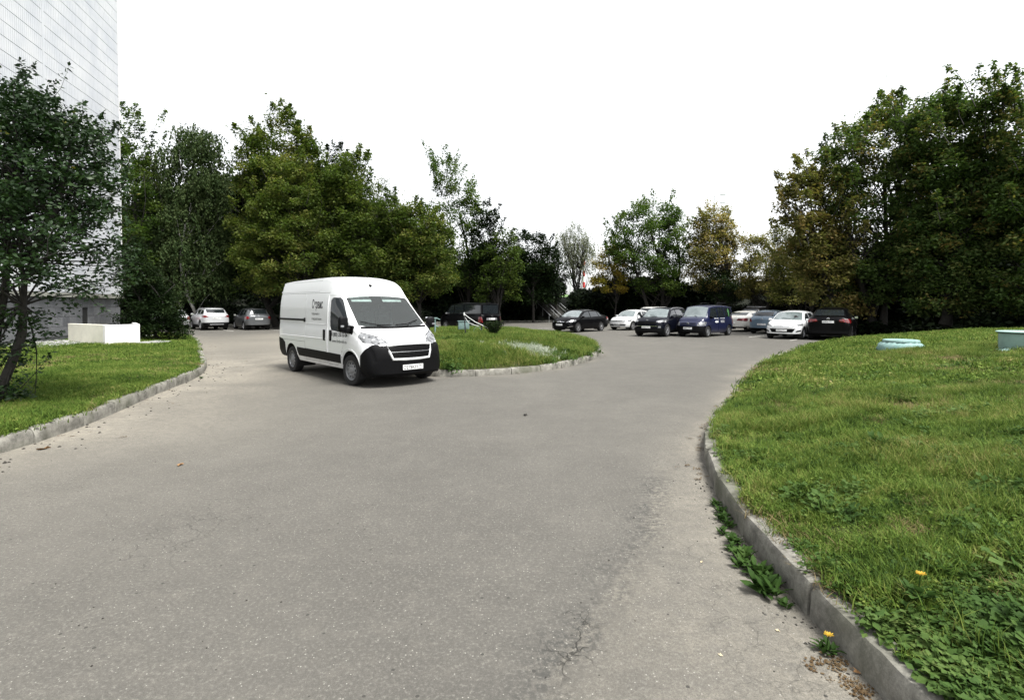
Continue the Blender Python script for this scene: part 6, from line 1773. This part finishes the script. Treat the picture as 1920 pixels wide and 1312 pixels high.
def weed(x, y, z, s, n, label, flower=False, seed=0):
    r = random.Random(seed)
    root = empty('weed', (x, y, z), 0, label, 'plant', 'weeds growing out of the gutter')
    for k in range(int(n * 1.7)):
        o = bpy.data.objects.new('leaf', leaf_me); COL.objects.link(o); o.parent = root
        a = 2.4 * k + r.uniform(-.4, .4); q = s * r.uniform(.28, .72)
        o.location = (r.uniform(-.3, .3) * s, r.uniform(-.3, .3) * s, r.uniform(0, .12) * s)
        o.rotation_euler = (r.uniform(-.4, .4), -r.uniform(.05, .9), a); o.scale = (q, q * r.uniform(.7, 1.2), q)
    if flower:
        tube('flower_stem', [(0, 0, 0), (.01, 0, s * .8)], .003, G3, root, 5)
        b_ = bmesh.new()
        for k in range(22):
            a = k * 2.4; rr = .004 + .0008 * k
            bm_box(b_, (.01 + rr * math.cos(a), rr * math.sin(a), s * .8 + .006), (.014, .004, .003), Matrix.Rotation(a, 3, 'Z') @ Matrix.Rotation(-.4, 3, 'Y'))
        from_bm('flower', b_, MT['yellow'], root)
    return root
MT['yellow'] = plain('dandelion_yellow', (.42, .26, .015), rough=.7)
def kx(y): return float(np.interp(y, RIGHT_K[:, 1], RIGHT_K[:, 0]))
W_SPECS = [(4.75, .07, .10, 22, 'sprawling weed where the near kerb starts to bend'), (4.42, .08, .12, 26, 'small leafy weed hugging the kerb, next towards the camera from the bend'),
           (3.98, .10, .12, 30, 'weed with a pale dry leaf, in the middle of the kerb weeds'), (3.74, .13, .15, 34, 'bushy weed with oval leaves against the kerb face'),
           (3.52, .10, .15, 34, 'thick weed beside the biggest weed in the gutter'), (3.28, .14, .20, 30, 'biggest gutter weed with long drooping leaves'),
           (4.58, .06, .10, 20, 'low weed filling the gap after the kerb bends'), (4.28, .07, .11, 22, 'weed tucked tight under the kerb edge, fourth from the bend'), (3.86, .16, .10, 22, 'weed at the outer side of the middle kerb weeds'),
           (3.62, .18, .12, 22, 'weed reaching farthest out onto the asphalt'), (3.40, .07, .13, 26, 'weed squeezed between the biggest weed and the kerb'), (3.13, .08, .09, 16, 'last small weed before the bare gutter'),
           (4.15, .14, .09, 18, 'little weed set slightly out from the kerb'), (2.72, .07, .11, 24, 'weed with one yellow flower in the joint between two kerb stones')]
for i, (y, off, s, n, lab) in enumerate(W_SPECS):
    weed(kx(y) - off, y, .003, s, n, lab, flower=(i == len(W_SPECS) - 1), seed=200 + i)
weed(2.10, 2.72, float(z_right([(2.10, 2.72)])[0]) + .02, .16, 14, 'low dandelion with a yellow flower among the weeds nearest the right kerb', True, 220)['group'] = 'lawn weeds'
weed(3.55, 5.15, float(z_right([(3.55, 5.15)])[0]) + .03, .17, 12, 'bright green dandelion rosette in the middle of the right lawn', False, 221)['group'] = 'lawn weeds'
for i, (x, y) in enumerate(((-7.6, 13.0), )):
    weed(x, y, .003, .10, 14, 'small tuft of weed at the tip of the left kerb', False, 230)

MT['dryleaf'] = plain('dry_leaf', (.24, .13, .05), rough=.8, var=.4); MT['paleleaf'] = plain('pale_dry_leaf', (.52, .44, .28), rough=.8); MT['peb'] = plain('dark_crumb', (.03, .027, .022), rough=.95)
def flat_leaf(x, y, s, mat, label):
    b_ = bmesh.new(); n = 9
    c = b_.verts.new((0, 0, .006)); vs = []
    for k in range(n):
        a = 2 * math.pi * k / n; rr = s * (.5 + .5 * random.random()) * (1 if k % 2 else .6)
        vs.append(b_.verts.new((rr * math.cos(a), rr * math.sin(a) * .6, .004 + random.uniform(0, .35) * s)))
    for k in range(n): b_.faces.new((c, vs[k], vs[(k + 1) % n]))
    o = from_bm('fallen_leaf', b_, mat); o.location = (x, y, 0); o.rotation_euler.z = random.uniform(0, 6); tag(o, label, 'leaf', 'leaves fallen on the road')
def gp(px, py): d = 1800 / (py - 572); return (px - 960) * d / 1000, d
flat_leaf(*gp(1320, 1060), .022, MT['paleleaf'], 'white petal like scrap lying left of the gutter weeds')
flat_leaf(*gp(985, 780), .09, MT['peb'], 'dark leaf scrap alone in the middle of the road')
flat_leaf(*gp(72, 845), .11, MT['dryleaf'], 'brown curled leaf on the road at the far left by the kerb')
flat_leaf(*gp(333, 875), .07, MT['dryleaf'], 'curled twig like brown leaf in front of the left lawn')
flat_leaf(*gp(1620, 1275), .045, MT['dryleaf'], 'brown leaves caught by the nearest kerb stone')
flat_leaf(*gp(1465, 1192), .02, MT['paleleaf'], 'small straw coloured leaf on the road near the bottom right')
flat_leaf(*gp(1357, 1240), .02, MT['paleleaf'], 'tiny straw coloured leaf lower on the road near the bottom right')
flat_leaf(*gp(1520, 1218), .018, MT['peb'], 'dark crumpled leaf beside the gutter at bottom right')
r_ = np.random.default_rng(88); V = []; F = []
def crumb(x, y, sz):
    k = len(V)
    for c_ in ((-1, -1, -.3), (1, -1, -.3), (1, 1, -.3), (-1, 1, -.3), (-.5, -.6, .7), (.6, -.5, .8), (.5, .6, .6), (-.6, .5, .8)):
        V.append((x + c_[0] * sz * r_.uniform(.5, 1.3), y + c_[1] * sz * r_.uniform(.5, 1.3), sz * .3 + c_[2] * sz * .8))
    F.extend([(k, k + 1, k + 5, k + 4), (k + 1, k + 2, k + 6, k + 5), (k + 2, k + 3, k + 7, k + 6), (k + 3, k, k + 4, k + 7), (k + 4, k + 5, k + 6, k + 7)])
for q in range(150):
    i = r_.integers(8, 22); p = LEFT_K[i] + (LEFT_K[i + 1] - LEFT_K[i]) * r_.uniform(); crumb(p[0] + abs(r_.normal(.05, .45)), p[1] + r_.normal(0, .3), r_.uniform(.004, .019))
for q in range(160):
    d = r_.uniform(2.2, 9); crumb(r_.uniform(-.9, .7) * d, d, r_.uniform(.002, .006))
for q in range(160):
    y = r_.uniform(1.9, 5.5); crumb(kx(y) - abs(r_.normal(.02, .09)), y, r_.uniform(.002, .008))
tag(from_np('gravel', V, F, MT['peb']), kind='stuff')
